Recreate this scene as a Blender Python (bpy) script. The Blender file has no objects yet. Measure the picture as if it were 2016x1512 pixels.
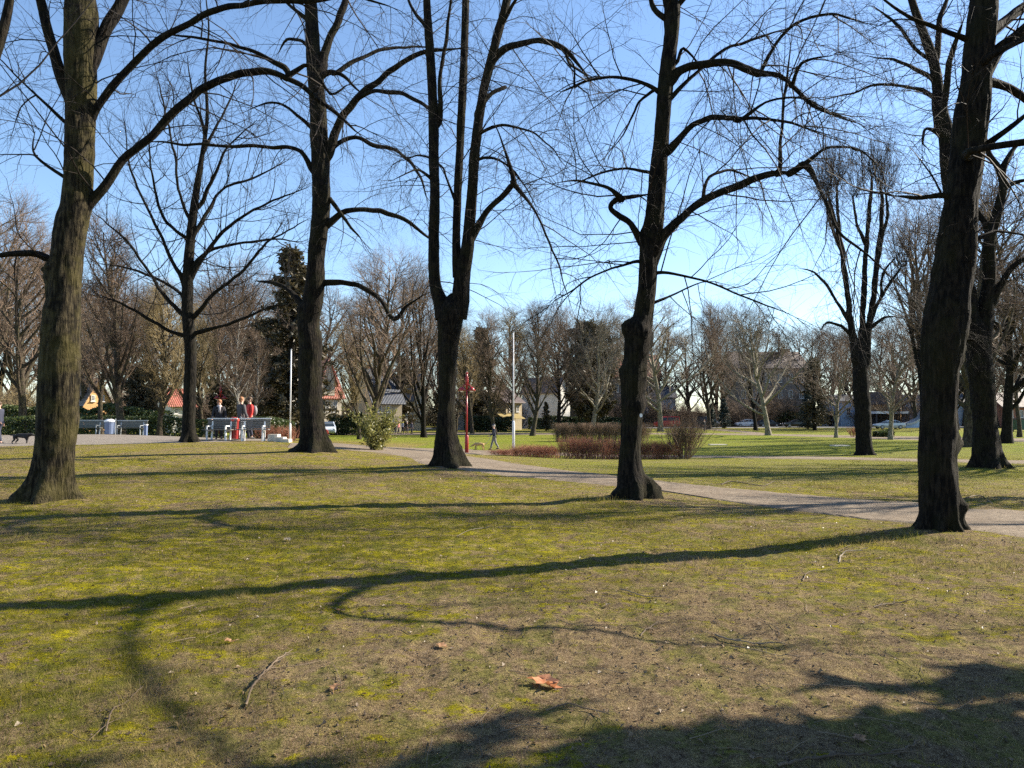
import bpy, math, random
import numpy as np
from mathutils import Vector, Matrix

# ------------------------------------------------------------------ camera, sky, sun, exposure
scene = bpy.context.scene
COL = scene.collection
F = 1520.0                       # focal length in photo pixels (photo 2016 wide)
CX, CY, HOR = 1008.0, 756.0, 825.0
PITCH = math.atan((HOR - CY) / F)
CAMZ = 1.6
cam_d = bpy.data.cameras.new('camera')
cam_d.sensor_width = 36.0
cam_d.lens = 36.0 * F / 2016.0
cam_d.clip_start = 0.05
cam_d.clip_end = 3000
cam = bpy.data.objects.new('camera', cam_d)
cam.location = (0, 0, CAMZ)
cam.rotation_euler = (math.pi / 2 + PITCH, 0, 0)
COL.objects.link(cam)
scene.camera = cam

SUN_EL = math.radians(32.5)
SUN_AZ = math.atan2(0.38, 1.0)               # from +X towards +Y
SDIR = Vector((math.cos(SUN_EL) * math.cos(SUN_AZ), math.cos(SUN_EL) * math.sin(SUN_AZ), math.sin(SUN_EL)))
world = bpy.data.worlds.new('World')
scene.world = world
world.use_nodes = True
wn = world.node_tree
wn.nodes.clear()
sky = wn.nodes.new('ShaderNodeTexSky')
sky.sky_type = 'NISHITA'
sky.sun_disc = False
sky.sun_elevation = SUN_EL
sky.sun_rotation = math.pi / 2 - SUN_AZ
sky.air_density = 1.0
sky.dust_density = 0.12
sky.ozone_density = 3.2
sky.altitude = 50
bg = wn.nodes.new('ShaderNodeBackground')
bg.inputs['Strength'].default_value = 0.088
wo = wn.nodes.new('ShaderNodeOutputWorld')
wn.links.new(sky.outputs[0], bg.inputs[0])
wn.links.new(bg.outputs[0], wo.inputs[0])
sun_d = bpy.data.lights.new('sun', 'SUN')
sun_d.energy = 5.0
sun_d.angle = math.radians(0.53)
sun_d.color = (1.0, 0.90, 0.75)
sun = bpy.data.objects.new('sun', sun_d)
sun.rotation_euler = SDIR.to_track_quat('Z', 'Y').to_euler()
sun.location = (30, 12, 30)
COL.objects.link(sun)
scene.view_settings.view_transform = 'Standard'
scene.view_settings.look = 'None'
scene.view_settings.gamma = 1.0
scene.view_settings.use_curve_mapping = False
scene.view_settings.exposure = 1.5
scene.cycles.max_bounces = 5
scene.cycles.transparent_max_bounces = 8
scene.cycles.use_denoising = False

# ------------------------------------------------------------------ noise and terrain
def _h(ix, iy, iz, seed):
    n = (ix.astype(np.int64) * 374761393 + iy.astype(np.int64) * 668265263 + iz.astype(np.int64) * 2147483647 + seed * 144665) & 0xffffffff
    n = ((n ^ (n >> 13)) * 1274126177) & 0xffffffff
    n = (n ^ (n >> 16)) & 0xffffffff
    return n / 4294967295.0
def vnoise(p, seed=0):
    p = np.asarray(p, float)
    i = np.floor(p); f = p - i; f = f * f * (3 - 2 * f)
    x, y, z = i[..., 0], i[..., 1], i[..., 2]
    r = 0
    for dx in (0, 1):
        wx = f[..., 0] if dx else 1 - f[..., 0]
        for dy in (0, 1):
            wy = f[..., 1] if dy else 1 - f[..., 1]
            for dz in (0, 1):
                wz = f[..., 2] if dz else 1 - f[..., 2]
                r = r + wx * wy * wz * _h(x + dx, y + dy, z + dz, seed)
    return r * 2 - 1
def fbm(p, octv=4, seed=0, gain=0.5):
    p = np.asarray(p, float)
    r, a = 0, 1.0
    for k in range(octv):
        r = r + a * vnoise(p * (2.03 ** k), seed + k * 17)
        a *= gain
    return r
def fbm2(x, y, s, octv=4, seed=0):
    return fbm(np.stack([x * s, y * s, np.zeros_like(x)], -1), octv, seed)

cp, sp = math.cos(PITCH), math.sin(PITCH)
def ray(px, py):
    u, v = (px - CX) / F, (CY - py) / F
    return np.array([u, cp - v * sp, sp + v * cp])      # scaled so that depth along the axis is 1
def P(px, py, d, dy=0.0):
    r = ray(px, py)
    t = (d + dy) / r[1]
    return np.array([r[0] * t, r[1] * t, CAMZ + r[2] * t])
CTRL_PX = [(95, 990, 13), (615, 893, 24), (882, 923, 20), (1243, 988, 15.2), (1850, 1052, 10.7), (1702, 896, 43),
           (1945, 926, 25), (372, 871, 31), (740, 887, 30), (919, 893, 47), (1011, 888, 50), (973, 886, 54),
           (470, 868, 32), (572, 868, 33), (220, 857, 47), (60, 858, 47), (1345, 903, 38), (1120, 903, 38),
           (30, 877, 31), (800, 854, 105), (1300, 855, 95), (1650, 860, 85), (1850, 866, 76), (1466, 841, 150),
           (1566, 842, 140), (1750, 846, 122), (1905, 880, 50), (1975, 873, 58), (690, 876, 37)]
pts = [P(*c) for c in CTRL_PX]
pts += [np.array(q, float) for q in [(0, 0, 0), (-8, 2, 0), (8, 2, 0), (0, -8, 0), (0, 6, 0), (-3.5, 8, 0.03), (15, 12, 0), (22, 18, 0),
        (-60, 50, .5), (-120, 120, .3), (120, 100, 0), (200, 250, .1), (-200, 250, .2), (0, 250, 0), (-30, 20, .3), (30, -30, 0), (-30, -30, 0),
        (0, 180, .1), (-60, 150, .1), (70, 150, .1)]]
CP = np.array(pts)
def _k(r2):
    return np.where(r2 > 1e-9, 0.5 * r2 * np.log(np.maximum(r2, 1e-9)), 0.0)
_n = len(CP)
_K = _k(((CP[:, None, :2] - CP[None, :, :2]) ** 2).sum(-1)) + np.eye(_n) * 2.0
_Pm = np.c_[np.ones(_n), CP[:, :2]]
_A = np.block([[_K, _Pm], [_Pm.T, np.zeros((3, 3))]])
_W = np.linalg.solve(_A, np.r_[CP[:, 2], 0, 0, 0])
MOUNDS = [(P(*c)[0], P(*c)[1], .09, 1.3) for c in [(95, 990, 13), (615, 893, 24), (882, 923, 20), (1243, 988, 15.2), (1850, 1052, 10.7), (1945, 926, 25)]]
def terrain(x, y):
    x = np.atleast_1d(np.asarray(x, float)); y = np.atleast_1d(np.asarray(y, float))
    sh = x.shape; x = x.ravel(); y = y.ravel()
    out = np.empty_like(x)
    for s in range(0, len(x), 40000):
        xx, yy = x[s:s + 40000], y[s:s + 40000]
        r2 = (xx[:, None] - CP[None, :, 0]) ** 2 + (yy[:, None] - CP[None, :, 1]) ** 2
        out[s:s + 40000] = _k(r2) @ _W[:_n] + _W[_n] + _W[_n + 1] * xx + _W[_n + 2] * yy
    r = np.hypot(x, y)
    w = np.clip((r - 160) / 90, 0, 1)
    out = out * (1 - w)
    for mx, my, a, s in MOUNDS:
        out += a * np.exp(-((x - mx) ** 2 + (y - my) ** 2) / (s * s))
    return out.reshape(sh)
def tz(x, y):
    return float(terrain(x, y)[0])
_DS = np.exp(np.linspace(math.log(1.5), math.log(260), 900))
def G(px, py):
    """where the view ray through a pixel meets the ground"""
    r = ray(px, py)
    X, Y = r[0] / r[1] * _DS, _DS
    Z = CAMZ + r[2] / r[1] * _DS
    T = terrain(X, Y)
    b = np.nonzero(Z < T)[0]
    if len(b) == 0:
        return np.array([X[-1], Y[-1], T[-1]])
    i = max(b[0], 1)
    a0, a1 = Z[i - 1] - T[i - 1], Z[i] - T[i]
    t = a0 / (a0 - a1)
    d = _DS[i - 1] + t * (_DS[i] - _DS[i - 1])
    x = r[0] / r[1] * d
    return np.array([x, d, tz(x, d)])
def at(px, d):
    x = (px - CX) / F * d
    return np.array([x, d, tz(x, d)])

# ------------------------------------------------------------------ scene helpers
def tag(o, label=None, cat=None, group=None, kind=None):
    if label: o['label'] = label
    if cat: o['category'] = cat
    if group: o['group'] = group
    if kind: o['kind'] = kind
    return o
def empty(name, loc, label=None, cat=None, group=None, rz=0.0):
    o = bpy.data.objects.new(name, None)
    o.empty_display_size = 0.3
    o.location = tuple(float(v) for v in loc)
    o.rotation_euler = (0, 0, rz)
    COL.objects.link(o)
    return tag(o, label, cat, group)
def raw_mesh(name, V, Fq, smooth=True, tris=None):
    V = np.asarray(V, np.float32).reshape(-1, 3)
    me = bpy.data.meshes.new(name)
    me.vertices.add(len(V)); me.vertices.foreach_set('co', V.ravel())
    nq = 0 if Fq is None else len(Fq); nt = 0 if tris is None else len(tris)
    loops = []
    if nq: loops.append(np.asarray(Fq, np.int32).ravel())
    if nt: loops.append(np.asarray(tris, np.int32).ravel())
    L = np.concatenate(loops)
    me.loops.add(len(L)); me.loops.foreach_set('vertex_index', L)
    tot = np.r_[np.full(nq, 4, np.int32), np.full(nt, 3, np.int32)]
    st = np.r_[0, np.cumsum(tot)[:-1]].astype(np.int32)
    me.polygons.add(nq + nt); me.polygons.foreach_set('loop_start', st)
    try: me.polygons.foreach_set('loop_total', tot)
    except Exception: pass
    me.polygons.foreach_set('use_smooth', np.full(nq + nt, smooth))
    me.update(calc_edges=True)
    return me
def link_mesh(name, me, mat, parent=None, loc=None):
    if mat is not None and len(me.materials) == 0: me.materials.append(mat)
    o = bpy.data.objects.new(name, me)
    COL.objects.link(o)
    if parent is not None: o.parent = parent
    if loc is not None: o.location = tuple(float(v) for v in loc)
    return o
def copy_tree(root, loc, rz=0.0, sc=1.0, label=None, group=None):
    r = root.copy(); COL.objects.link(r)
    r.location = tuple(float(v) for v in loc); r.rotation_euler = (0, 0, rz)
    r.scale = (sc, sc, sc) if not isinstance(sc, tuple) else sc
    if label: r['label'] = label
    if group: r['group'] = group
    for ch in list(root.children):
        c = ch.copy(); COL.objects.link(c); c.parent = r
        for g in list(ch.children):
            g2 = g.copy(); COL.objects.link(g2); g2.parent = c
    return r
class MB:
    """collects simple solids, all in one mesh"""
    def __init__(self): self.v = []; self.q = []; self.t = []; self.n = 0
    def add(self, V, Q=(), T=()):
        V = np.asarray(V, float).reshape(-1, 3)
        self.v.append(V)
        self.q += [tuple(i + self.n for i in f) for f in Q]
        self.t += [tuple(i + self.n for i in f) for f in T]
        self.n += len(V)
        return self
    def box(self, c, s, rot=None, taper=1.0):
        hx, hy, hz = s[0] / 2, s[1] / 2, s[2] / 2
        V = []
        for z, k in ((-hz, 1.0), (hz, taper)):
            for x, y in ((-hx, -hy), (hx, -hy), (hx, hy), (-hx, hy)):
                V.append((x * k, y * k, z))
        V = np.array(V)
        if rot is not None: V = V @ np.array(rot.to_3x3()).T
        return self.add(V + np.array(c), [(0, 3, 2, 1), (4, 5, 6, 7), (0, 1, 5, 4), (1, 2, 6, 5), (2, 3, 7, 6), (3, 0, 4, 7)])
    def tube(self, pts, rad, n=10, caps=True):
        pts = np.asarray(pts, float); rad = np.broadcast_to(np.asarray(rad, float), (len(pts),))
        V, Q = tubes(pts[None], rad[None], n)
        T = []
        k = len(pts)
        b = len(V)
        V = np.vstack([V, pts[0], pts[-1]])
        if caps:
            for i in range(n):
                j = (i + 1) % n
                T.append((b, j, i)); T.append((b + 1, (k - 1) * n + i, (k - 1) * n + j))
        return self.add(V, Q.tolist(), T)
    def ball(self, c, r, seg=10, rings=6):
        rr = np.broadcast_to(np.asarray(r, float), (3,))
        V = []; Q = []
        for i in range(rings + 1):
            a = math.pi * i / rings
            for j in range(seg):
                b = 2 * math.pi * j / seg
                V.append((math.sin(a) * math.cos(b) * rr[0] + c[0], math.sin(a) * math.sin(b) * rr[1] + c[1], -math.cos(a) * rr[2] + c[2]))
        for i in range(rings):
            for j in range(seg):
                k = (j + 1) % seg
                Q.append((i * seg + j, i * seg + k, (i + 1) * seg + k, (i + 1) * seg + j))
        return self.add(V, Q)
    def prism(self, poly, axis, a, b):
        """polygon (2-D) extruded along an axis: 'y' takes (x,z), 'x' takes (y,z), 'z' takes (x,y)"""
        n = len(poly)
        def mk(p, t):
            return {'y': (p[0], t, p[1]), 'x': (t, p[0], p[1]), 'z': (p[0], p[1], t)}[axis]
        V = [mk(p, a) for p in poly] + [mk(p, b) for p in poly]
        Q = [(i, (i + 1) % n, n + (i + 1) % n, n + i) for i in range(n)]
        T = []
        for i in range(1, n - 1):
            T.append((0, i + 1, i)); T.append((n, n + i, n + i + 1))
        return self.add(V, Q, T)
    def mesh(self, name, smooth=False):
        me = raw_mesh(name, np.vstack(self.v), self.q if self.q else None, smooth, self.t if self.t else None)
        bmfix(me)
        return me
    def build(self, name, mat, parent=None, loc=None, smooth=False):
        return link_mesh(name, self.mesh(name, smooth), mat, parent, loc)
def bmfix(me):
    import bmesh
    bm = bmesh.new(); bm.from_mesh(me)
    bmesh.ops.recalc_face_normals(bm, faces=bm.faces)
    bm.to_mesh(me); bm.free()

def tubes(Pt, R, n):
    """Pt (M,N,3), R (M,N): M tubes of N rings with n sides -> verts, quads"""
    M, N, _ = Pt.shape
    T = np.gradient(Pt, axis=1)
    T /= np.linalg.norm(T, axis=2, keepdims=True) + 1e-9
    mean = T.mean(1)
    ref = np.zeros((M, 3))
    ref[np.arange(M), np.argmin(np.abs(mean), axis=1)] = 1
    U = np.cross(T, ref[:, None, :]); U /= np.linalg.norm(U, axis=2, keepdims=True) + 1e-9
    W = np.cross(T, U)
    a = np.arange(n) * 2 * math.pi / n
    V = Pt[:, :, None, :] + R[:, :, None, None] * (U[:, :, None, :] * np.cos(a)[None, None, :, None] + W[:, :, None, :] * np.sin(a)[None, None, :, None])
    idx = np.arange(M * N * n).reshape(M, N, n)
    i2 = np.roll(idx, -1, axis=2)
    Q = np.stack([idx[:, :-1], i2[:, :-1], i2[:, 1:], idx[:, 1:]], -1).reshape(-1, 4)
    return V.reshape(-1, 3), Q

# ------------------------------------------------------------------ materials
def new_mat(name):
    m = bpy.data.materials.new(name); m.use_nodes = True
    nt = m.node_tree; b = nt.nodes['Principled BSDF']
    return m, nt, b
def N(nt, t, **kw):
    n = nt.nodes.new(t)
    for k, v in kw.items(): setattr(n, k, v)
    return n
def mixc(nt, fac, a, b, blend='MIX'):
    m = N(nt, 'ShaderNodeMix', data_type='RGBA', blend_type=blend)
    for sock, val in ((m.inputs[0], fac), (m.inputs[6], a), (m.inputs[7], b)):
        if isinstance(val, (int, float)): sock.default_value = val
        elif isinstance(val, tuple): sock.default_value = (*val[:3], 1)
        else: nt.links.new(val, sock)
    return m.outputs[2]
def noise(nt, co, scale, detail=4, rough=.55, dim='3D'):
    n = N(nt, 'ShaderNodeTexNoise')
    n.inputs['Scale'].default_value = scale; n.inputs['Detail'].default_value = detail; n.inputs['Roughness'].default_value = rough
    if co is not None: nt.links.new(co, n.inputs['Vector'])
    return n.outputs['Fac']
def ramp(nt, fac, lo, hi):
    r = N(nt, 'ShaderNodeMapRange'); r.interpolation_type = 'SMOOTHSTEP'
    nt.links.new(fac, r.inputs[0]); r.inputs[1].default_value = lo; r.inputs[2].default_value = hi
    return r.outputs[0]
def mapping(nt, co, sc):
    m = N(nt, 'ShaderNodeMapping'); nt.links.new(co, m.inputs[0]); m.inputs['Scale'].default_value = sc
    return m.outputs[0]
def bump(nt, h, strength, dist, nrm=None):
    b = N(nt, 'ShaderNodeBump'); b.inputs['Strength'].default_value = strength; b.inputs['Distance'].default_value = dist
    nt.links.new(h, b.inputs['Height'])
    if nrm is not None: nt.links.new(nrm, b.inputs['Normal'])
    return b.outputs[0]
def simple(name, col, rough=.6, metal=0., var=.15, scale=6.0, bmp=0.0):
    m, nt, b = new_mat(name)
    co = N(nt, 'ShaderNodeTexCoord').outputs['Object']
    n = noise(nt, co, scale, 5)
    dark = tuple(c * (1 - var) for c in col); lite = tuple(min(1, c * (1 + var)) for c in col)
    nt.links.new(mixc(nt, ramp(nt, n, .3, .7), dark, lite), b.inputs['Base Color'])
    b.inputs['Roughness'].default_value = rough; b.inputs['Metallic'].default_value = metal
    if bmp: nt.links.new(bump(nt, noise(nt, co, scale * 6, 4), bmp, .02), b.inputs['Normal'])
    return m
def bark_mat(name, dark, lite, algae, algae_amt=.5, sc=1.0):
    m, nt, b = new_mat(name)
    co = N(nt, 'ShaderNodeTexCoord').outputs['Object']
    st = mapping(nt, co, (1, 1, .16))
    ridge = noise(nt, st, 26 * sc, 5, .6)
    blotch = noise(nt, co, 2.3, 4)
    c = mixc(nt, ramp(nt, ridge, .40, .62), tuple(v * .7 for v in dark), lite)
    c = mixc(nt, ramp(nt, noise(nt, co, 9, 4), .45, .75), c, tuple(v * .55 for v in dark))
    al = N(nt, 'ShaderNodeMath', operation='MULTIPLY'); nt.links.new(ramp(nt, blotch, .42, .62), al.inputs[0]); al.inputs[1].default_value = algae_amt
    c = mixc(nt, al.outputs[0], c, algae)
    nt.links.new(c, b.inputs['Base Color'])
    b.inputs['Roughness'].default_value = .92
    b.inputs['Specular IOR Level'].default_value = .15
    n1 = bump(nt, ridge, 1.0, .07)
    n2 = bump(nt, noise(nt, co, 60, 3), .5, .01, n1)
    nt.links.new(n2, b.inputs['Normal'])
    return m
M = {}
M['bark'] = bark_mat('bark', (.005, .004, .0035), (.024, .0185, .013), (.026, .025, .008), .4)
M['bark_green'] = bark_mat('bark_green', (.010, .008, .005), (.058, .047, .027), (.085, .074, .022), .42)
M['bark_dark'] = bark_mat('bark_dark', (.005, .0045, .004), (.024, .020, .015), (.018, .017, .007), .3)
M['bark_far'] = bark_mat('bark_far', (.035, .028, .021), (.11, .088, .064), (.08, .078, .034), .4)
M['bark_pale'] = bark_mat('bark_pale', (.10, .09, .065), (.42, .38, .30), (.22, .21, .12), .35)
M['bark_birch'] = bark_mat('bark_birch', (.20, .19, .17), (.55, .53, .48), (.14, .13, .10), .5)
def twig_mat(name, a, b_, rough=.8):
    m, nt, b = new_mat(name)
    co = N(nt, 'ShaderNodeTexCoord').outputs['Object']
    nt.links.new(mixc(nt, ramp(nt, noise(nt, co, 1.1, 3), .35, .65), a, b_), b.inputs['Base Color'])
    b.inputs['Roughness'].default_value = rough; b.inputs['Specular IOR Level'].default_value = .25
    return m
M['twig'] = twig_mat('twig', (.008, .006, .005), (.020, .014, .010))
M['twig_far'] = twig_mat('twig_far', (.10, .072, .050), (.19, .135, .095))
M['twig_grey'] = twig_mat('twig_grey', (.085, .060, .042), (.165, .118, .082))
M['twig_pale'] = twig_mat('twig_pale', (.14, .115, .085), (.28, .235, .175))
M['twig_yellow'] = twig_mat('twig_yellow', (.15, .115, .055), (.26, .20, .10))
M['twig_red'] = twig_mat('twig_red', (.20, .085, .05), (.44, .20, .12))
M['twig_hedge'] = twig_mat('twig_hedge', (.13, .09, .06), (.28, .19, .125))
def leaf_mat(name, a, b_, trans=.35, sc=3.0):
    m = bpy.data.materials.new(name); m.use_nodes = True
    nt = m.node_tree; nt.nodes.clear()
    co = N(nt, 'ShaderNodeTexCoord').outputs['Object']
    c = mixc(nt, ramp(nt, noise(nt, co, sc, 4, .7), .35, .65), a, b_)
    d = N(nt, 'ShaderNodeBsdfDiffuse'); t = N(nt, 'ShaderNodeBsdfTranslucent'); g = N(nt, 'ShaderNodeBsdfGlossy'); g.inputs['Roughness'].default_value = .45
    nt.links.new(c, d.inputs[0]); nt.links.new(c, t.inputs[0])
    mx = N(nt, 'ShaderNodeMixShader'); mx.inputs[0].default_value = trans
    nt.links.new(d.outputs[0], mx.inputs[1]); nt.links.new(t.outputs[0], mx.inputs[2])
    m2 = N(nt, 'ShaderNodeMixShader'); m2.inputs[0].default_value = .04
    nt.links.new(mx.outputs[0], m2.inputs[1]); nt.links.new(g.outputs[0], m2.inputs[2])
    o = N(nt, 'ShaderNodeOutputMaterial'); nt.links.new(m2.outputs[0], o.inputs[0])
    return m
M['needles'] = leaf_mat('needles', (.034, .034, .017), (.105, .082, .040), .2)
M['needles_blue'] = leaf_mat('needles_blue', (.025, .040, .035), (.065, .085, .075), .12)
M['hedge_leaf'] = leaf_mat('hedge_leaf', (.035, .055, .016), (.09, .115, .03), .3)
M['hedge_dark'] = leaf_mat('hedge_dark', (.018, .030, .012), (.045, .062, .02), .2)
M['bush_leaf'] = leaf_mat('bush_leaf', (.07, .085, .018), (.34, .31, .085), .4, 9.0)
M['dry_leaf'] = leaf_mat('dry_leaf', (.22, .12, .06), (.38, .22, .12), .3, 25.0)
M['litter'] = leaf_mat('litter', (.085, .055, .03), (.20, .14, .075), .2, 3.0)
M['orange_leaf'] = leaf_mat('orange_leaf', (.38, .14, .06), (.52, .25, .13), .3, 20.0)

# ground colours follow world position so blades and soil agree
def ground_colors(nt, blades=False):
    geo = N(nt, 'ShaderNodeNewGeometry').outputs['Position']
    flat = mapping(nt, geo, (1, 1, 0))
    big = noise(nt, flat, .42, 5, .62)
    mid = noise(nt, flat, 2.1, 5, .65)
    fine = noise(nt, flat, 17, 6, .72)
    grit = noise(nt, flat, 75, 4, .7)
    lush = N(nt, 'ShaderNodeAttribute', attribute_name='lush').outputs['Fac']
    sml = noise(nt, mapping(nt, geo, (.8, 1.15, 0)), 7.5, 5, .7)
    soil = mixc(nt, ramp(nt, fine, .32, .68), (.050, .034, .021), (.150, .112, .070))
    soil = mixc(nt, ramp(nt, grit, .50, .72), soil, (.25, .20, .13))
    moss = mixc(nt, ramp(nt, sml, .36, .64), (.052, .052, .010), (.215, .190, .018))
    moss = mixc(nt, ramp(nt, grit, .40, .62), tuple([.040, .036, .010]), moss)
    grass = mixc(nt, ramp(nt, fine, .3, .7), (.040, .046, .010), (.130, .130, .028))
    dry = mixc(nt, ramp(nt, grit, .35, .7), (.11, .082, .042), (.26, .205, .110))
    def add(a, wa, b, wb):
        x = N(nt, 'ShaderNodeMath', operation='MULTIPLY'); nt.links.new(a, x.inputs[0]); x.inputs[1].default_value = wa
        y = N(nt, 'ShaderNodeMath', operation='MULTIPLY_ADD'); nt.links.new(b, y.inputs[0]); y.inputs[1].default_value = wb; nt.links.new(x.outputs[0], y.inputs[2])
        return y.outputs[0]
    patch = add(add(add(big, .27, mid, .30), 1.0, sml, .30), 1.0, fine, .18)
    bare = N(nt, 'ShaderNodeAttribute', attribute_name='bare').outputs['Fac']
    pb = add(patch, 1.0, bare, -.075)
    mossf = ramp(nt, pb, .488, .560)
    c = mixc(nt, mossf, soil, moss)
    g2 = ramp(nt, noise(nt, mapping(nt, geo, (1.3, .8, 0)), 1.7, 5, .75), .47, .60)
    gg = N(nt, 'ShaderNodeMath', operation='MULTIPLY'); nt.links.new(g2, gg.inputs[0]); gg.inputs[1].default_value = .6
    c = mixc(nt, gg.outputs[0], c, grass)
    mh = N(nt, 'ShaderNodeMath', operation='MULTIPLY'); nt.links.new(ramp(nt, noise(nt, mapping(nt, geo, (.75, 1.25, 0)), 1.7, 6, .72), .50, .62), mh.inputs[0]); nt.links.new(mossf, mh.inputs[1])
    c = mixc(nt, mh.outputs[0], c, mixc(nt, ramp(nt, fine, .35, .6), (.09, .080, .014), (.20, .178, .022)))
    d2 = N(nt, 'ShaderNodeMath', operation='MULTIPLY'); nt.links.new(ramp(nt, noise(nt, flat, 5.5, 5, .75), .49, .62), d2.inputs[0]); d2.inputs[1].default_value = .7
    c = mixc(nt, d2.outputs[0], c, dry)
    c = mixc(nt, ramp(nt, noise(nt, flat, 13, 4, .75), .60, .68), c, (.026, .019, .012))
    lushc = mixc(nt, ramp(nt, mid, .3, .7), (.110, .140, .012), (.205, .235, .018))
    lushc = mixc(nt, ramp(nt, noise(nt, mapping(nt, geo, (.12, .45, 0)), 1.0, 4, .6), .5, .72), lushc, (.17, .155, .06))
    hs = N(nt, 'ShaderNodeHueSaturation'); hs.inputs['Saturation'].default_value = 1.10; hs.inputs['Value'].default_value = 1.82; nt.links.new(c, hs.inputs['Color']); c = hs.outputs[0]
    c = mixc(nt, lush, c, lushc)
    return c, fine, grit, geo
def ground_mat():
    m, nt, b = new_mat('lawn')
    c, fine, grit, geo = ground_colors(nt)
    nt.links.new(c, b.inputs['Base Color'])
    b.inputs['Roughness'].default_value = .95; b.inputs['Specular IOR Level'].default_value = .08
    n0 = bump(nt, noise(nt, geo, 7.5, 4, .65), 1.0, .16)
    n1 = bump(nt, fine, 1.0, .07, n0)
    nt.links.new(bump(nt, grit, 1.0, .02, n1), b.inputs['Normal'])
    return m
M['ground'] = ground_mat()
def blade_mat():
    m = bpy.data.materials.new('grass_blade'); m.use_nodes = True
    nt = m.node_tree; nt.nodes.clear()
    c, fine, grit, geo = ground_colors(nt, True)
    tint = N(nt, 'ShaderNodeAttribute', attribute_name='tint').outputs['Color']
    c = mixc(nt, .75, c, tint)
    d = N(nt, 'ShaderNodeBsdfDiffuse'); t = N(nt, 'ShaderNodeBsdfTranslucent')
    nt.links.new(c, d.inputs[0]); nt.links.new(c, t.inputs[0])
    mx = N(nt, 'ShaderNodeMixShader'); mx.inputs[0].default_value = .45
    nt.links.new(d.outputs[0], mx.inputs[1]); nt.links.new(t.outputs[0], mx.inputs[2])
    o = N(nt, 'ShaderNodeOutputMaterial'); nt.links.new(mx.outputs[0], o.inputs[0])
    return m
M['blade'] = blade_mat()
def gravel_mat(name, a, b_):
    m, nt, b = new_mat(name)
    geo = N(nt, 'ShaderNodeNewGeometry').outputs['Position']
    n1 = noise(nt, geo, 1.2, 5, .6); n2 = noise(nt, geo, 90, 4, .8); n3 = noise(nt, geo, 9, 5, .7)
    c = mixc(nt, ramp(nt, n1, .35, .65), a, b_)
    c = mixc(nt, ramp(nt, n2, .35, .7), tuple(v * .55 for v in a), c)
    c = mixc(nt, ramp(nt, n3, .52, .64), c, (.11, .085, .06)); c = mixc(nt, ramp(nt, noise(nt, geo, 3.2, 5, .75), .53, .66), c, (.15, .12, .085))
    nt.links.new(c, b.inputs['Base Color']); b.inputs['Roughness'].default_value = .95
    b.inputs['Specular IOR Level'].default_value = .1
    nt.links.new(bump(nt, n2, .9, .012), b.inputs['Normal'])
    return m
M['gravel'] = gravel_mat('gravel', (.22, .172, .125), (.34, .278, .205))
M['paving'] = gravel_mat('paving', (.24, .21, .18), (.33, .295, .255))
M['asphalt'] = simple('asphalt', (.09, .09, .095), .9, 0, .2, 3, .2)
def roof_mat(name, col, sx=4.0):
    m, nt, b = new_mat(name)
    co = N(nt, 'ShaderNodeTexCoord').outputs['Object']
    w = N(nt, 'ShaderNodeTexWave'); w.bands_direction = 'Z'; w.inputs['Scale'].default_value = 1.6; w.inputs['Distortion'].default_value = .6
    nt.links.new(co, w.inputs[0])
    w2 = N(nt, 'ShaderNodeTexWave'); w2.bands_direction = 'X'; w2.inputs['Scale'].default_value = 1.3
    nt.links.new(co, w2.inputs[0])
    n = noise(nt, co, 2.5, 5)
    c = mixc(nt, ramp(nt, n, .3, .7), tuple(v * .7 for v in col), tuple(min(1, v * 1.25) for v in col))
    nt.links.new(c, b.inputs['Base Color']); b.inputs['Roughness'].default_value = .6
    nn = bump(nt, w.outputs['Fac'], .7, .06)
    nt.links.new(bump(nt, w2.outputs['Fac'], .7, .06, nn), b.inputs['Normal'])
    return m
M['roof_red'] = roof_mat('roof_red', (.30, .085, .05))
M['roof_brown'] = roof_mat('roof_brown', (.10, .07, .06))
M['roof_slate'] = roof_mat('roof_slate', (.035, .045, .065))
M['wall_cream'] = simple('wall_cream', (.50, .44, .33), .85, 0, .08, .8)
M['wall_white'] = simple('wall_white', (.56, .54, .49), .85, 0, .08, .8)
M['wall_orange'] = simple('wall_orange', (.60, .34, .14), .85, 0, .08, .8)
M['wall_beige'] = simple('wall_beige', (.46, .38, .26), .85, 0, .1, .8)
M['wall_grey'] = simple('wall_grey', (.30, .32, .36), .85, 0, .1, .8)
M['wall_blue'] = simple('wall_blue', (.36, .46, .60), .8, 0, .1, .8)
M['wall_brown'] = simple('wall_brown', (.17, .14, .12), .9, 0, .18, 1.0, .2)
M['wall_brick'] = simple('wall_brick', (.26, .12, .08), .9, 0, .2, 2.0, .2)
M['trim'] = simple('trim', (.62, .60, .56), .6)
M['glass'] = simple('glass', (.03, .04, .05), .12, 0, .3, .6)
M['awning'] = simple('awning', (.24, .18, .06), .8)
M['white_paint'] = simple('white_paint', (.78, .78, .78), .4, 0, .05)
M['red_paint'] = simple('red_paint', (.30, .022, .022), .35, 0, .12)
M['red_bright'] = simple('red_bright', (.62, .07, .045), .4, 0, .1)
M['blue_paint'] = simple('blue_paint', (.13, .17, .27), .45, 0, .1)
M['dark_blue'] = simple('dark_blue', (.04, .045, .12), .5, 0, .1)
M['green_metal'] = simple('green_metal', (.03, .085, .055), .5, 0, .15)
M['steel'] = simple('steel', (.34, .36, .37), .4, .3, .1)
M['wood_grey'] = simple('wood_grey', (.15, .135, .12), .8, 0, .2, 12, .2)
M['wood_green'] = simple('wood_green', (.13, .13, .11), .7, 0, .2, 12, .2)
M['stone'] = simple('stone', (.50, .45, .38), .9, 0, .15, 5, .3)
M['skin'] = simple('skin', (.55, .33, .24), .6, 0, .05)
M['hair_brown'] = simple('hair_brown', (.07, .04, .02), .7)
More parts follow.
